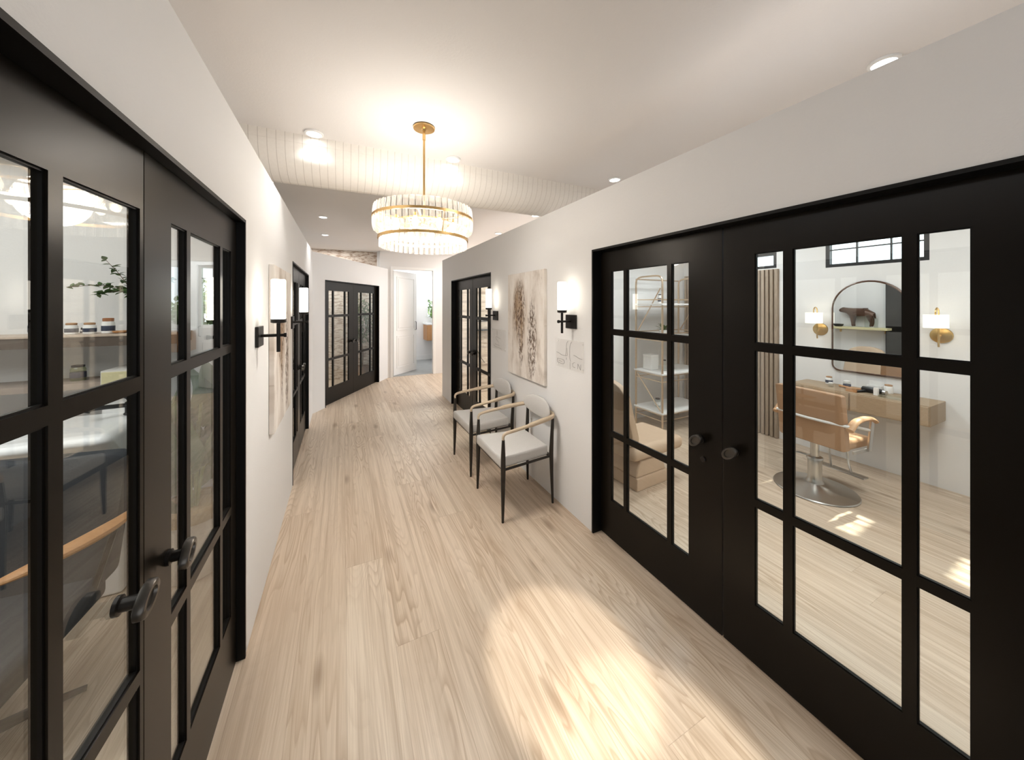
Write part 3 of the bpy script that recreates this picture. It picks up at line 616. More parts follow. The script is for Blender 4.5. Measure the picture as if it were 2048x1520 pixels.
for s in (-1, 1):
    m = MB(); m.tube(smooth_path([(-.23, s*.276, .640), (-.13, s*.278, .700), (.0, s*.28, .715), (.12, s*.28, .705), (.19, s*.28, .678)], 5), .030, 12, flat=.62); a = m.build('armrest', M['tan'], sc)
    m = MB(); m.rbox(.10, .155, s*.28-.008, s*.28+.008, .44, .70, .004, 2); m.v = [(x+(z-.44)*.22-.03, y, z) for x, y, z in m.v]; m.rbox(-.15, .14, s*.268-.006, s*.268+.006, .435, .462, .004, 2); m.build('arm_support', M['chrome'], a)
m = MB()
for y in (-.05, .05): m.tube(smooth_path([(.16, y, .445), (.25, y*1.2, .40), (.30, y*1.4, .22), (.335, y*1.5, .13)], 4), .009, 8)
m.rbox(.31, .40, -.17, .17, .118, .132, .005, 2); m.build('footrest', M['chrome'], sc)
for o in kids(sc):
    if o.name.split('.')[0] in ('seat', 'upper_back_cushion', 'lower_back_cushion', 'back_band', 'armrest', 'footrest'): o.location = (.05, -.035, 0); o.scale = (.80, 1, 1)
# floating vanity
va = thing('vanity_shelf', 'floating oak drawer unit mounted on the wall under the arched mirror', 'vanity', (4.62, 1.575, .70))
m = MB(); m.rbox(-.175, .208, -.515, .515, -.088, .088, .006, 2); m.build('carcass', M['oak'], va)
for (a, b) in ((-.508, -.006), (.006, .508)):
    m = MB(); m.rbox(-.192, -.175, a, b, -.082, .080, .005, 2); m.build('drawer', M['oak'], va)
# arched mirror
mi = thing('arched_mirror', 'tall arched wall mirror with thin bronze frame above the vanity', 'mirror', (4.828, 1.562, 0))
def archpts(r, z0, zs, n=20, cr=.06):
    p = []
    for i in range(7): a = PI+PI/2*i/6; p.append((-(r-cr)+cr*math.cos(a), z0+cr+cr*math.sin(a)))
    for i in range(7): a = -PI/2+PI/2*i/6; p.append(((r-cr)+cr*math.cos(a), z0+cr+cr*math.sin(a)))
    for i in range(n+1): a = PI*i/n; p.append((r*math.cos(a), zs+r*math.sin(a)))
    return p
m = MB(); m.prism(archpts(.281, .948, 1.602), -.016, -.002, 'x'); m.build('mirror_glass', M['mirror'], mi)
m = MB(); m.tube([(-.012, u, v) for u, v in archpts(.286, .943, 1.602)], .010, 8, closed=True); m.build('mirror_frame', M['bronze'], mi)
# brass sconces
def brass_sconce(label, y):
    b = thing('brass_sconce', label, 'wall light', (4.83, y, 1.372), 0, 'salon wall lights beside the mirror')
    Rx = Matrix.Rotation(-PI/2, 4, 'Y')
    m = MB(); m.lathe([(.066, 0), (.070, .004), (.066, .012), (.03, .020), (.004, .021)], 36, M=Rx); m.build('wall_disc', M['brass'], b)
    m = MB(); m.tube(smooth_path([(-.02, 0, -.0), (-.06, 0, -.02), (-.075, 0, -.06), (-.072, 0, -.10)], 4), .007, 8)
    m.tube(smooth_path([(-.075, 0, -.06), (-.075, 0, .08), (-.075, 0, .205), (-.095, 0, .240), (-.125, 0, .245), (-.15, 0, .215), (-.15, 0, .16)], 5), .006, 8); m.build('hooked_stem', M['brass'], b)
    m = MB(); n = 32; vs = []
    for z in (.072, .188):
        for rr in (.074, .071):
            for k in range(n): a = 2*PI*k/n; vs.append((-.145+rr*math.cos(a)*.0+rr*math.cos(a), rr*math.sin(a), z))
    fs = []
    for k in range(n):
        j = (k+1) % n; o, i, O, I = 0, n, 2*n, 3*n
        fs += [(o+k, o+j, O+j, O+k), (i+j, i+k, I+k, I+j), (O+k, O+j, I+j, I+k), (o+j, o+k, i+k, i+j)]
    m.add(vs, fs, True); m.build('drum_shade', M['linen'], b, angle=50)
    m = MB(); m.lathe([(.004, .105), (.020, .12), (.022, .135), (.016, .15), (.010, .16)], 12, (-.15, 0, 0)); m.build('bulb', emitter('salon_bulb_lit', (1, .82, .58), 6), b)
    lamp('salon_sconce_glow', 'POINT', (4.68, y, 1.50), .22, WARM, shadow_soft_size=.03)
brass_sconce('brass wall sconce with drum shade left of the arched mirror', 1.961)
brass_sconce('brass wall sconce with drum shade right of the arched mirror', 1.086)
# things on the vanity
VT = .788
def jar(name, label, cat, loc, r=.028, h=.075, lid='cork', band='label', body='glass', group=None, liquid=None, lidh=.014):
    j = thing(name, label, cat, loc, 0, group)
    m = MB(); m.lathe([(r*.9, 0), (r, .003), (r, h*.86), (r*.82, h)], 24); m.build('body', M[body], j)
    if liquid: m = MB(); m.lathe([(r*.88, .004), (r*.88, h*.6)], 20); m.build('contents', M[liquid], j)
    if band: m = MB(); m.lathe([(r+.0008, h*.22), (r+.0012, h*.24), (r+.0012, h*.62), (r+.0008, h*.64)], 24); m.build('paper_label', M[band], j)
    m = MB(); m.lathe([(r*.80, h), (r*.86, h+.002), (r*.86, h+lidh-.002), (r*.7, h+lidh)], 20); m.build('lid', M[lid], j)
    return j
jar('glass_jar', 'white jar with dark band at the left end of vanity top', 'jar', (4.74, 1.85, VT), .030, .07, 'cork', 'label', 'paper', 'jars on the vanity')
jar('glass_jar', 'short clear jar in front of the banded white jar on vanity', 'jar', (4.60, 1.78, VT), .022, .032, 'paper', None, 'glass', 'jars on the vanity')
jar('glass_jar', 'glass jar with navy label left of the wooden brush on vanity', 'jar', (4.68, 1.68, VT), .030, .062, 'paper', 'label', 'glass', 'jars on the vanity')
jar('glass_jar', 'pale jar with cork lid beside the hairdryer on vanity', 'jar', (4.76, 1.40, VT), .032, .07, 'cork', None, 'paper', 'jars on the vanity')
b = thing('card_box', 'open white card box leaning behind the hairdryer on the vanity', 'box', (4.74, 1.49, VT))
m = MB(); m.box(-.03, .03, -.05, .05, 0, .004); m.box(-.03, -.027, -.05, .05, .004, .06); m.box(.027, .03, -.05, .05, .004, .06); m.box(-.027, .027, -.05, -.047, .004, .06); m.box(-.027, .027, .047, .05, .004, .06); m.build('box_body', M['paper'], b)
m = MB(); m.box(.0295, .032, -.05, .05, .06, .10); m.build('box_lid', M['paper'], b)
hd = thing('hairdryer', 'black and silver hairdryer lying on the vanity top', 'hairdryer', (4.62, 1.475, VT+.03), math.radians(75))
m = MB(); m.lathe([(.018, -.09), (.022, -.085), (.028, -.03), (.030, .03), (.024, .07), (.012, .08)], 20, M=Matrix.Rotation(PI/2, 4, 'Y')); m.build('barrel', M['blackm'], hd)
m = MB(); m.lathe([(.020, -.115), (.021, -.09)], 20, M=Matrix.Rotation(PI/2, 4, 'Y')); m.build('nozzle', M['chrome'], hd)
m = MB(); m.tube([(.03, 0, -.012), (.045, .05, -.018), (.05, .12, -.018)], [.014, .013, .011], 12); m.build('grip', M['blackm'], hd)
b = thing('card_carton', 'small white upright carton beside the hairdryer on the vanity', 'box', (4.545, 1.42, VT)); m = MB(); m.rbox(-.014, .014, -.016, .016, 0, .072, .002, 1); m.build('carton', M['paper'], b)
b = thing('hair_brush', 'wooden hair brush with dark bristles in the middle of vanity', 'brush', (4.62, 1.60, VT+.018), math.radians(80))
m = MB(); m.rbox(-.05, .05, -.022, .022, -.006, .006, .005, 3); m.tube([(.05, 0, 0), (.13, 0, 0)], [.008, .010], 10); m.build('brush_body', M['orangewood'], b)
m = MB()
for i in range(9):
    for k in range(4): m.tube([(-.042+i*.0105, -.014+k*.0093, -.005), (-.042+i*.0105, -.014+k*.0093, -.0175)], .002, 5)
tag(m.build('bristles', M['blackm'], b), kind='stuff')
b = thing('small_wood_box', 'small wooden box at the front edge of vanity top', 'box', (4.52, 1.585, VT)); m = MB(); m.rbox(-.025, .025, -.04, .04, 0, .024, .003, 2); m.build('box_body', M['orangewood'], b); m = MB(); m.rbox(-.026, .026, -.041, .041, .0245, .034, .002, 2); m.build('box_lid', M['cork'], b)
b = thing('glass_tray', 'rectangular clear glass tray near the right end of vanity', 'tray', (4.53, 1.31, VT)); m = MB(); m.box(-.05, .05, -.08, .08, 0, .004); m.box(-.05, -.046, -.08, .08, .004, .02); m.box(.046, .05, -.08, .08, .004, .02); m.box(-.046, .046, -.08, -.076, .004, .02); m.box(-.046, .046, .076, .08, .004, .02); m.build('tray', M['glass'], b)
# slatted panel
sl = thing('slat_panel', 'greyed wood panel of narrow vertical slats left of the mirror wall', 'wall panel', (4.83, 2.37, 0))
m = MB(); m.box(-.012, -.001, 0, 1.30, .005, 2.09); m.build('backing', M['slat'], sl)
for i in range(26): m = MB(); m.rbox(-.040, -.0125, .004+i*.05, .004+i*.05+.034, .005, 2.09, .003, 1); m.build('slat', M['slat'], sl)
# beige lounge chair (back at -X, looks towards +X)
lc = thing('lounge_chair', 'beige leather lounge chair with broad seat on stepped plinth', 'lounge chair', (2.50, 2.47, 0), math.radians(4))
m = MB(); m.rbox(-.20, .22, -.225, .225, .0, .115, .012, 2); m.build('plinth', M['beige'], lc)
m = MB(); m.prism([(-.20, .116), (.20, .116), (.17, .20), (.14, .262), (-.14, .262), (-.18, .20)], -.215, .215, 'y'); m.build('pedestal', M['beige'], lc, bevel=.012)
m = MB(); m.rbox(-.26, .44, -.25, .25, .264, .395, .06, 6); m.build('seat', M['beige'], lc, angle=80)
m = MB(); m.rbox(-.5, .5, -.24, .24, -.5, .5, .20, 5); m.v = [(-.20-(z+.5)*.16+x*.10*(1.25-.4*(z+.5)), y*(1-.15*max(0, z)), .36+(z+.5)*.62) for x, y, z in m.v]; m.build('backrest', M['beige'], lc, angle=80)
# etagere
et = thing('shelving_unit', 'rose gold metal shelving unit with white shelves behind lounge chair', 'shelf unit', (3.66, 3.11, 0))
EW, ED = .86, .44
for (x, y, h) in ((0, 0, 2.02), (0, ED, 2.02), (EW, 0, 2.02), (EW, ED, 2.02)): m = MB(); m.tube([(x, y, .0), (x, y, h-.10)], .013, 12); m.build('post', M['rose'], et)
for x in (0, EW):
    m = MB(); m.tube(smooth_path([(x, 0, 1.92), (x, .01, 1.985), (x, .07, 2.02), (x, ED/2, 2.025), (x, ED-.07, 2.02), (x, ED-.01, 1.985), (x, ED, 1.92)], 4), .012, 10); m.build('top_hoop', M['rose'], et)
m = MB(); m.tube([(0, ED, 2.0), (EW, ED, 2.0)], .009, 8); m.build('back_rail', M['rose'], et)
for z in (.24, .74, 1.20, 1.64):
    m = MB(); m.rbox(-.02, EW+.02, -.02, ED+.02, z, z+.022, .004, 2); s_ = m.build('shelf_board', M['whitepaint'], et)
    m = MB()
    for zz in (z-.02, z+.075) if z > 1 else (z-.012, z-.085):
        m.tube([(0, 0, zz), (0, ED, zz)], .007, 8); m.tube([(EW, 0, zz), (EW, ED, zz)], .007, 8); m.tube([(0, 0, zz), (EW, 0, zz)], .007, 8); m.tube([(0, ED, zz), (EW, ED, zz)], .007, 8)
    m.build('guard_rail', M['rose'], s_)
m = MB(); m.tube([(0, .03, 1.86), (0, ED-.03, 1.28)], .008, 8); m.build('brace', M['rose'], et)
m = MB(); m.tube([(0, ED-.03, .70), (0, .03, .28)], .008, 8); m.build('brace', M['rose'], et)
m = MB(); m.tube([(EW, .03, 1.86), (EW, ED-.03, 1.28)], .008, 8); m.build('brace', M['rose'], et)
jar('glass_jar', 'black capped bottle on the top shelf of rose gold unit', 'bottle', (3.82, 3.28, 1.6645), .030, .11, 'blackm', 'label', 'paper')
jar('glass_jar', 'clear bottle with black cap on the white third shelf', 'bottle', (3.88, 3.27, .7645), .03, .13, 'blackm', None, 'glass')
jar('glass_jar', 'small black topped jar on the lowest white shelf', 'jar', (3.84, 3.34, .2645), .035, .10, 'blackm', 'paper', 'glass')
b = thing('white_storage_box', 'square white box at the left of the third shelf', 'box', (3.81, 3.43, .7645)); m = MB(); m.rbox(-.07, .07, -.07, .07, 0, .17, .004, 2); m.build('box_body', M['paper'], b); m = MB(); m.rbox(-.072, .072, -.072, .072, .1705, .20, .004, 2); m.build('box_lid', M['paper'], b)
def leafmesh(m, p, d, up, L, W, curl=.2, n=5):
    """one pointed leaf blade from p along d"""
    d = Vector(d).normalized(); s = d.cross(Vector(up))
    if s.length < 1e-3: s = d.cross(Vector((1, 0, 0)))
    s.normalize(); nn = s.cross(d); vs = []; p = Vector(p)
    for i in range(n+1):
        t = i/n; w = W*math.sin(PI*min(1, t**.75))*(1 if i < n else 0); c = p+d*(L*t)-nn*(curl*L*t*t)
        vs += [c-s*w+nn*w*.25, c, c+s*w+nn*w*.25]
    fs = []
    for i in range(n): fs += [(3*i, 3*i+1, 3*i+4, 3*i+3), (3*i+1, 3*i+2, 3*i+5, 3*i+4)]
    m.add(vs, fs, True)
rnd = random.Random(5)
pl = thing('small_potted_plant', 'small green plant in a white pot on the second shelf', 'plant', (3.93, 3.32, 1.2245))
m = MB(); m.lathe([(.035, 0), (.05, .01), (.055, .08), (.048, .082), (.045, .06)], 20); m.build('pot', M['paper'], pl)
m = MB()
for i in range(26): a = rnd.uniform(0, 6.28); e = rnd.uniform(.3, 1.3); leafmesh(m, (0, 0, .07), (math.cos(a)*math.cos(e), math.sin(a)*math.cos(e), math.sin(e)), (0, 0, 1), rnd.uniform(.08, .14), .018, .35)
m.build('foliage', M['garden'], pl)
bk = thing('mirror_stand_in_panel', 'added black panel standing in for the dark door in the arched mirror', 'wall panel', (1.772, 2.03, 0)); m = MB(); m.rbox(.0, .05, 0, .30, .006, 2.30, .003, 1); m.build('panel', M['jamb'], bk)  # added panel, stands in for the dark door part reflected in the mirror
# shelf on the inner face of the partition, seen in the mirror
ws = thing('wall_shelf', 'pale wall shelf reflected in the arched mirror', 'shelf', (1.773, 2.62, 1.255)); m = MB(); m.rbox(.0, .22, -.36, .36, -.018, .018, .003, 2); m.build('shelf_board', M['yellow'], ws)
m = MB()
for y in (-.28, .28): m.box(0, .012, y-.012, y+.012, -.08, -.0185); m.box(.012, .13, y-.008, y+.008, -.03, -.0185)
m.build('bracket', M['brass'], ws)
jar('glass_vase', 'tall clear glass vase on the mirrored shelf under the bronze animal', 'vase', (1.962, 2.50, 1.2745), .030, .20, 'glass', None, 'glass', None, None, .006)
jar('glass_vase', 'narrow clear glass vase at the end of the mirrored shelf', 'vase', (1.95, 2.40, 1.2745), .022, .15, 'glass', None, 'glass', None, None, .006)
b = thing('black_bowl', 'low black bowl on the mirrored shelf', 'bowl', (1.90, 2.885, 1.2745)); m = MB(); m.lathe([(.04, 0), (.06, .012), (.068, .04), (.064, .042), (.06, .02), (.005, .012)], 28); m.build('bowl', M['blackm'], b)
def skin(name, verts, edges, radii, mat, loc, rotz=0, parent=None, sub=2, root=0):
    me = bpy.data.meshes.new(name); me.from_pydata(verts, edges, []); o = bpy.data.objects.new(name, me); C.objects.link(o)
    o.modifiers.new('skin', 'SKIN'); sv = me.skin_vertices[0].data
    for i, r_ in enumerate(radii): sv[i].radius = r_ if isinstance(r_, tuple) else (r_, r_)
    sv[root].use_root = True
    u = o.modifiers.new('sub', 'SUBSURF'); u.levels = sub; u.render_levels = sub; me.materials.append(mat); o.location = loc; o.rotation_euler = (0, 0, rotz); o.parent = parent; return o
V = [(0, 0, .24), (0, .12, .245), (0, -.10, .25), (0, -.16, .275), (0, -.22, .285), (0, -.275, .26), (.035, -.09, .14), (.035, -.09, .07), (.035, -.085, .008), (-.035, -.09, .14), (-.035, -.09, .07), (-.035, -.085, .008), (.035, .13, .14), (.035, .145, .07), (.035, .13, .008), (-.035, .13, .14), (-.035, .145, .07), (-.035, .13, .008), (0, .17, .23), (0, .185, .14), (.035, -.21, .325), (-.035, -.21, .325)]
Ed = [(0, 1), (0, 2), (2, 3), (3, 4), (4, 5), (2, 6), (6, 7), (7, 8), (2, 9), (9, 10), (10, 11), (1, 12), (12, 13), (13, 14), (1, 15), (15, 16), (16, 17), (1, 18), (18, 19), (4, 20), (4, 21)]
Rr = [.075, .072, .068, .045, .042, .026, .028, .017, .014, .028, .017, .014, .034, .018, .014, .034, .018, .014, .016, .007, .010, .010]
tag(skin('animal_figurine', V, Ed, Rr, M['bronze'], (1.85, 2.62, 1.275), PI), 'dark bronze standing animal figurine on the mirrored shelf', 'figurine')

# ------------------------------------------------------------------ left wash room
us = thing('bottle_shelf', 'thick floating shelf carrying bottles and the vase in left room', 'shelf', (0, 3.33, 0))
m = MB(); m.rbox(-3.2, -1.0, -.26, -.001, 1.448, 1.462, .003, 2); m.build('stone_top', M['stone'], us); m = MB(); m.box(-3.2, -1.005, -.255, -.001, 1.388, 1.4475); m.build('apron', plain('grey_brown_apron', (.10, .075, .058), .5), us)
ls = thing('lower_ledge', 'grey brown lower ledge above the white basin in left room', 'shelf', (0, 3.33, 0))
m = MB(); m.rbox(-3.2, -1.36, -.25, -.001, 1.125, 1.165, .004, 2); m.build('ledge_board', plain('taupe_ledge', (.30, .24, .20), .5), ls)
def bottle(label, x, y, z, r, h, **k): return jar('bottle', label, 'bottle', (x, y, z), r, h, group='bottles on the upper shelf', **k)
ZS = 1.4625
bottle('largest clear jar with cork lid, leftmost on the upper shelf', -1.665, 3.15, ZS, .036, .095, band='label', body='paper')
bottle('small clear jar with dark contents, second from the left on upper shelf', -1.535, 3.17, ZS, .028, .058, band='label', body='paper')
bottle('tiny dark jar between two cork lidded jars on upper shelf', -1.495, 3.20, ZS, .015, .026, lid='blackm', band='label', body='paper')
bottle('squat cork lidded jar with navy label in the shelf middle', -1.455, 3.17, ZS, .029, .058, band='label', body='paper')
bottle('tall white bottle with copper cap beside the vase', -1.375, 3.18, ZS, .030, .078, lid='copper', band='label', body='paper', lidh=.022)
b = thing('wooden_dish', 'small brown wooden dish between tall bottle and vase', 'dish', (-1.315, 3.17, ZS)); m = MB(); m.lathe([(.022, 0), (.034, .006), (.036, .016), (.032, .016), (.02, .006), (.002, .005)], 22); m.build('dish', M['orangewood'], b)
vz = thing('glass_vase', 'clear glass vase holding leafy green branches on the upper shelf', 'vase', (-1.232, 3.19, ZS))
m = MB(); m.lathe([(.040, 0), (.050, .006), (.050, .16), (.040, .19), (.028, .20), (.026, .20), (.038, .185), (.046, .155), (.046, .012), (.002, .010)], 28); m.build('vase_body', M['glass'], vz)
br = thing('green_branches', 'spray of round leaved branches standing in the clear vase', 'plant', (-1.232, 3.19, ZS))
ends = [[(0, 0, .012), (0, 0, .2), (-.06, -.02, .28), (-.17, -.03, .31), (-.31, -.05, .295)], [(0, 0, .012), (0, 0, .2), (-.04, -.02, .30), (-.09, -.02, .39), (-.145, -.03, .475)], [(0, 0, .012), (.01, 0, .2), (0, -.03, .31), (.02, -.03, .40), (.0, -.02, .46)], [(0, 0, .012), (.01, 0, .2), (.05, -.02, .28), (.13, -.03, .34), (.20, -.03, .36)], [(0, 0, .012), (0, 0, .2), (-.03, -.06, .26), (-.08, -.10, .27), (-.14, -.12, .25)]]
m = MB(); g = MB()
for e in ends:
    p = smooth_path(e, 6); m.tube(p, [.0035*(1-.6*i/len(p)) for i in range(len(p))], 6)
    for i in range(8, len(p), 1):
        for s in (0, 1, 2):
            if rnd.random() < .72:
                a = rnd.uniform(0, 6.28); leafmesh(g, p[i], (math.cos(a), math.sin(a)*.6, rnd.uniform(-.35, .8)), (rnd.uniform(-.5, .5), rnd.uniform(-.5, .5), 1), rnd.uniform(.028, .052), rnd.uniform(.010, .017), .15)
m.build('branch', M['bark'], br); g.build('leaf', M['euc'], br)
jar('amber_bottle', 'pale amber bottle with black cap at left on the lower ledge', 'bottle', (-1.665, 3.2, 1.1655), .034, .085, 'blackm', None, 'amber', 'bottles on the lower ledge')
jar('amber_bottle', 'dark capped bottle behind the door bar on the lower ledge', 'bottle', (-1.52, 3.2, 1.1655), .034, .085, 'blackm', 'label', 'amber', 'bottles on the lower ledge')
cb = thing('display_cabinet', 'pale yellow panelled box unit right of the lower ledge', 'cabinet', (-1.245, 3.18, 0)); m = MB(); m.rbox(-.11, .11, -.13, .148, 1.05, 1.235, .004, 2); m.build('cabinet_body', plain('white_unit', (.72, .70, .66), .5), cb); m = MB(); m.rbox(-.102, .102, -.140, -.1305, 1.06, 1.226, .002, 1); m.build('door', M['yellow'], cb)
m = MB(); m.box(-.11, .11, -.11, .14, .5, 1.0495); m.build('support', M['white'], cb)
gr_ = thing('glass_ring', 'tilted clear glass ring ornament on the yellow box unit', 'ornament', (-1.235, 3.15, 1.237)); m = MB(); m.tube([(.030*math.cos(a)*.9+.0, .006*math.cos(a), .031+.026*math.sin(a)) for a in [2*PI*i/28 for i in range(28)]], .005, 8, closed=True); m.build('ring', M['glass'], gr_)
# wash basin (backwash unit)
wb = thing('wash_basin', 'wide white porcelain wash basin with sloping front in left room', 'basin', (-1.55, 2.80, 0))
m = MB(); m.rbox(-.62, .43, -.20, .27, .78, .955, .05, 5); m.v = [(x, y-(.955-z)*.0+(.0 if z > .86 else .07 if y < 0 else 0), z+(.02 if y > .1 and z > .9 else 0)) for x, y, z in m.v]; m.build('bowl_rim', M['porcelain'], wb, angle=60)
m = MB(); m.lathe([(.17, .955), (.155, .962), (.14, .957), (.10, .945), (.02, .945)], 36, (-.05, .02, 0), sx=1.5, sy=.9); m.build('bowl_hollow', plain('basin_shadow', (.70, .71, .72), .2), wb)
m = MB(); m.rbox(-.50, .42, -.05, .26, .0, .775, .02, 3); m.build('pedestal', M['porcelain'], wb)
fc = thing('basin_tap', 'matt black mixer tap with long spout on the white basin', 'tap', (-1.185, 2.95, .976)); m = MB(); m.lathe([(.024, 0), (.026, .004), (.022, .008), (.018, .012), (.018, .075), (.006, .08)], 18); m.build('tap_body', M['blackm'], fc)
m = MB(); m.tube(smooth_path([(0, 0, .055), (-.05, -.03, .060), (-.11, -.065, .066), (-.135, -.08, .062), (-.142, -.085, .048)], 4), [.013]*17, 10); m.build('spout', M['blackm'], fc); m = MB(); m.tube(smooth_path([(0, 0, .078), (-.01, -.005, .10), (-.035, -.02, .118), (-.06, -.035, .120)], 4), .006, 8); m.build('lever', M['blackm'], fc)
# charcoal wash chair, looks towards the viewer
wc = thing('wash_chair', 'charcoal upholstered reclining salon chair with curved wooden arms', 'salon chair', (-1.235, 2.20, 0), math.radians(-3))
m = MB(); m.rbox(-.5, .5, -.5, .5, -.5, .5, .10, 5); m.v = [(x*(.58+.05*(z+.5)), .0+(z+.5)*.10+y*.09+x*x*.10, .40+(z+.5)*.56-.02*x) for x, y, z in m.v]; m.build('backrest', M['darkseat'], wc, angle=80)
m = MB(); m.rbox(-.28, .28, -.50, .03, .34, .45, .035, 4); m.build('seat', M['darkseat'], wc, angle=80)
for s in (-1, 1):
    m = MB(); p = smooth_path([(s*.345, .05, .690), (s*.345, -.05, .692), (s*.30, -.15, .685), (s*.215, -.24, .670), (s*.12, -.31, .655)], 5); m.tube(p, [.006+.034*math.sin(PI*(i+.4)/len(p))**.8 for i in range(len(p))], 12, flat=.5); a = m.build('armrest', M['orangewood'], wc)
    m = MB(); m.tube([(s*.33, -.02, .68), (s*.27, -.05, .42)], .012, 8); m.build('arm_post', M['blackm'], a)
m = MB(); m.lathe([(.05, .03), (.045, .2), (.06, .335)], 20, (0, -.2, 0)); m.build('pedestal', M['blackm'], wc)
for k in range(5):
    a = 2*PI*k/5+.5; m = MB(); m.tube([(.0, -.2, .05), (.16*math.cos(a), -.2+.16*math.sin(a), .035), (.29*math.cos(a), -.2+.29*math.sin(a), .012)], [.026, .018, .011], 10); m.build('base_leg', M['blackm'], wc)
# monstera in patterned pot
mp = thing('potted_monstera', 'large leafed green plant in cream patterned pot behind left door', 'plant', (-.83, 2.79, 0))
m = MB(); m.lathe([(.10, 0), (.135, .01), (.150, .12), (.155, .34), (.150, .352), (.138, .352), (.135, .30)], 36); m.build('pot', M['pot'], mp)
m = MB(); m.lathe([(.157, .352), (.168, .356), (.172, .42), (.160, .438), (.14, .436), (.13, .405), (.01, .400)], 32); m.build('basket_rim', M['basket'], mp)
lv = [(-.35, .5, .78, .34), (-.5, -.15, .70, .30), (.25, .3, .86, .36), (.55, -.35, .95, .34), (-.15, -.4, .98, .38), (.1, .1, 1.20, .34), (.40, .45, 1.06, .30), (-.35, .3, 1.02, .30), (.30, -.15, 1.32, .26), (-.3, -.1, 1.14, .30)]
for (dx, dy, zt, sz) in lv:
    base = Vector((dx*.03, dy*.03, .405)); top = Vector((dx*.13, dy*.13, zt-.28)); m = MB(); m.tube(smooth_path([base, base*.4+top*.6+Vector((0, 0, .05)), top], 5), .008, 8); st = m.build('stalk', M['stem'], mp)
    g = MB(); d = Vector((dx*.7, dy*.7, .62)).normalized(); s = d.cross(Vector((dx, dy, -.4))); s.normalize(); nn = s.cross(d); n = 12; vs = []
    for i in range(n+1):
        t = i/n; w = sz*.46*(math.sin(PI*min(1, t**.62))**.85 if 0 < i < n else (.25 if i == 0 else 0)); c = top+d*(sz*t)-nn*(sz*.28*t*t)
        for k in (-1, -.5, 0, .5, 1): vs.append(c+s*w*k+nn*(abs(k)*w*.30+.006*math.sin(9*t+3*k))-d*(.10*sz*abs(k) if i < 3 else 0))
    fs = [(5*i+k, 5*i+k+1, 5*i+k+6, 5*i+k+5) for i in range(n) for k in range(4)]; g.add(vs, fs, True); g.build('leaf', M['monstera'], st)

# ------------------------------------------------------------------ far rooms
ot = thing('olive_tree', 'indoor olive tree in a brown pot behind the angled doors', 'plant', (.36, 8.19, 0))
m = MB(); m.lathe([(.10, 0), (.15, .02), (.17, .30), (.16, .32), (.145, .32), (.14, .27), (.01, .26)], 28); m.build('pot', plain('brown_clay_pot', (.28, .17, .11), .7), ot)
m = MB(); m.tube(smooth_path([(0, 0, .25), (.02, .01, .6), (-.02, 0, .9), (.0, .0, 1.2)], 5), [.028]*15+[.02], 8); m.tube(smooth_path([(0, 0, .85), (.1, .03, 1.1), (.16, 0, 1.35)], 4), .012, 6); m.tube(smooth_path([(0, 0, .9), (-.1, -.04, 1.15), (-.17, 0, 1.4)], 4), .012, 6); m.build('trunk', M['bark'], ot)
g = MB()
for i in range(900):
    a, e = rnd.uniform(0, 6.28), rnd.uniform(-1, 1); rr = rnd.uniform(.3, 1)**.6; ce = math.sqrt(1-e*e); p = (.25*rr*ce*math.cos(a), .20*rr*ce*math.sin(a), 1.25+.50*rr*e)
    leafmesh(g, p, (rnd.uniform(-1, 1), rnd.uniform(-1, 1), rnd.uniform(-.4, 1)), (rnd.uniform(-1, 1), rnd.uniform(-1, 1), 1), rnd.uniform(.05, .09), .012, .2, 3)
g.build('foliage', M['olive'], ot)
bv = thing('bathroom_vanity', 'wall hung wooden vanity with white top in the bright bathroom', 'vanity', (2.62, 10.18, 0)); m = MB(); m.rbox(-.46, .46, -.24, .265, .61, 1.06, .004, 2); m.build('cabinet_body', M['orangewood'], bv); m = MB(); m.rbox(-.47, .47, -.25, .266, 1.0605, 1.11, .008, 3); m.build('basin_top', M['porcelain'], bv)
for (a, b_) in ((-.45, -.005), (.005, .45)): m = MB(); m.rbox(a, b_, -.256, -.2405, .62, 1.05, .003, 1); m.build('door', M['orangewood'], bv)
struct(MB().box(.96, 3.1, 10.436, 10.449, .004, .14).build('baseboard_bath', M['whitepaint']), 'white skirting along the bathroom end wall', 'baseboard')
cl = thing('bathroom_ceiling_light', 'flush ceiling light glimpsed at the top of the far doorway', 'ceiling light', (1.75, 9.35, CEIL)); m = MB(); m.lathe([(.16, 0), (.17, -.004), (.17, -.03), (.16, -.034)], 32); m.build('trim_ring', M['ring'], cl); m = MB(); m.lathe([(.155, -.0345), (.150, -.045), (.01, -.052)], 32); m.build('diffuser', emitter('opal_diffuser_lit', (1, .97, .92), 5), cl)
bp = thing('vanity_plant', 'small leafy plant on the bathroom vanity by the window', 'plant', (2.42, 10.25, 1.1105)); m = MB(); m.lathe([(.04, 0), (.055, .01), (.06, .09), (.05, .09), (.048, .07)], 18); m.build('pot', M['paper'], bp); m = MB()
for i in range(22): a = rnd.uniform(0, 6.28); e = rnd.uniform(.5, 1.4); leafmesh(m, (0, 0, .08), (math.cos(a)*math.cos(e), math.sin(a)*math.cos(e), math.sin(e)), (0, 0, 1), rnd.uniform(.16, .30), .022, .35)
m.build('foliage', M['garden'], bp)
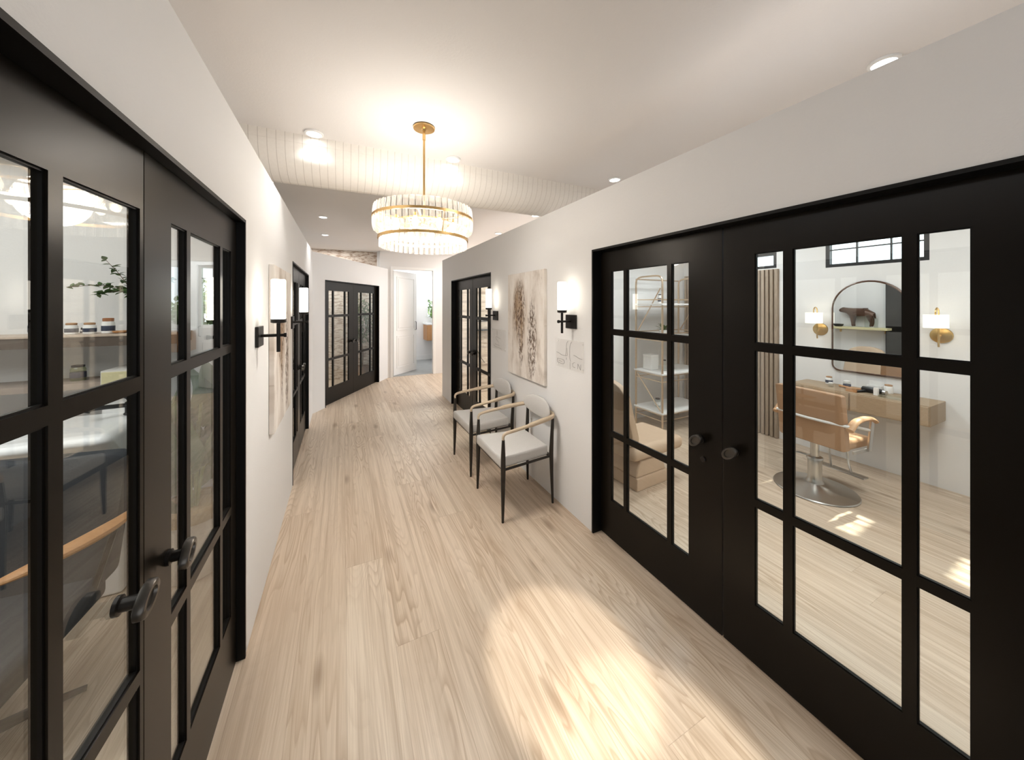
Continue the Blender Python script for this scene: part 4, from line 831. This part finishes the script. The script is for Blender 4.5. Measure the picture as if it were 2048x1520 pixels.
# planked room: wire rack on the plank wall
wr = thing('wire_rack', 'black wire wall rack seen through the far right doors', 'rack', (2.42, 6.088, 1.18)); m = MB()
for z in (0, .16): m.tube([(-.28, -.10, z), (.28, -.10, z)], .006, 8); m.tube([(-.28, -.01, z), (.28, -.01, z)], .006, 8)
m.build('rail', M['blackm'], wr)
m = MB(); m.rbox(-.28, .28, -.11, -.003, -.018, -.007, .003, 1); m.build('shelf_board', M['blackm'], wr)
for x in (-.27, .27): m = MB(); m.tube([(x, -.01, -.3), (x, -.01, .22)], .006, 8); m.tube([(x, -.01, -.25), (x, -.10, 0)], .005, 8); m.build('bracket', M['blackm'], wr)
hc = thing('hanging_cable', 'thin black cable curving down the whitewashed plank wall', 'cable', (2.30, 6.07, 1.17)); m = MB(); m.tube(smooth_path([(-.12, 0, -.02), (-.10, 0, -.25), (.0, 0, -.47), (.10, 0, -.62)], 6), .005, 8); m.build('cable', M['blackm'], hc)
# ------------------------------------------------------------------ outside
struct(MB().box(-9, -.66, 3.42, 14, -.16, -.11).build('ground_outside', M['grass']), 'lawn outside the left room window', 'lawn')
struct(MB().box(-3, 9, 10.56, 16, -.06, -.01).build('ground_behind', M['grass']), 'lawn outside the bathroom window', 'lawn')
def tree(label, x, y, h, w, n, seed):
    rd = random.Random(seed); t = thing('garden_tree', label, 'tree', (x, y, -.01), 0, 'trees outside the windows'); m = MB(); m.tube([(0, 0, 0), (.03, 0, h*.4), (0, .02, h*.75)], [.09, .06, .03], 8); m.build('trunk', M['bark'], t); g = MB()
    for i in range(n):
        a, e = rd.uniform(0, 6.28), rd.uniform(-1, 1); rr = rd.uniform(.25, 1)**.5; ce = math.sqrt(1-e*e); p = (w*rr*ce*math.cos(a), w*rr*ce*math.sin(a), h*.55+h*.42*rr*e)
        leafmesh(g, p, (rd.uniform(-1, 1), rd.uniform(-1, 1), rd.uniform(-.5, .8)), (rd.uniform(-1, 1), rd.uniform(-1, 1), 1), rd.uniform(.10, .20), .05, .2, 3)
    g.build('crown', M['garden'], t)
tree('bushy bright green tree outside the left room window', -2.8, 9.8, 2.2, 1.2, 2000, 3)
tree('green shrub outside the bathroom window', 2.9, 12.6, 1.9, .8, 900, 4)
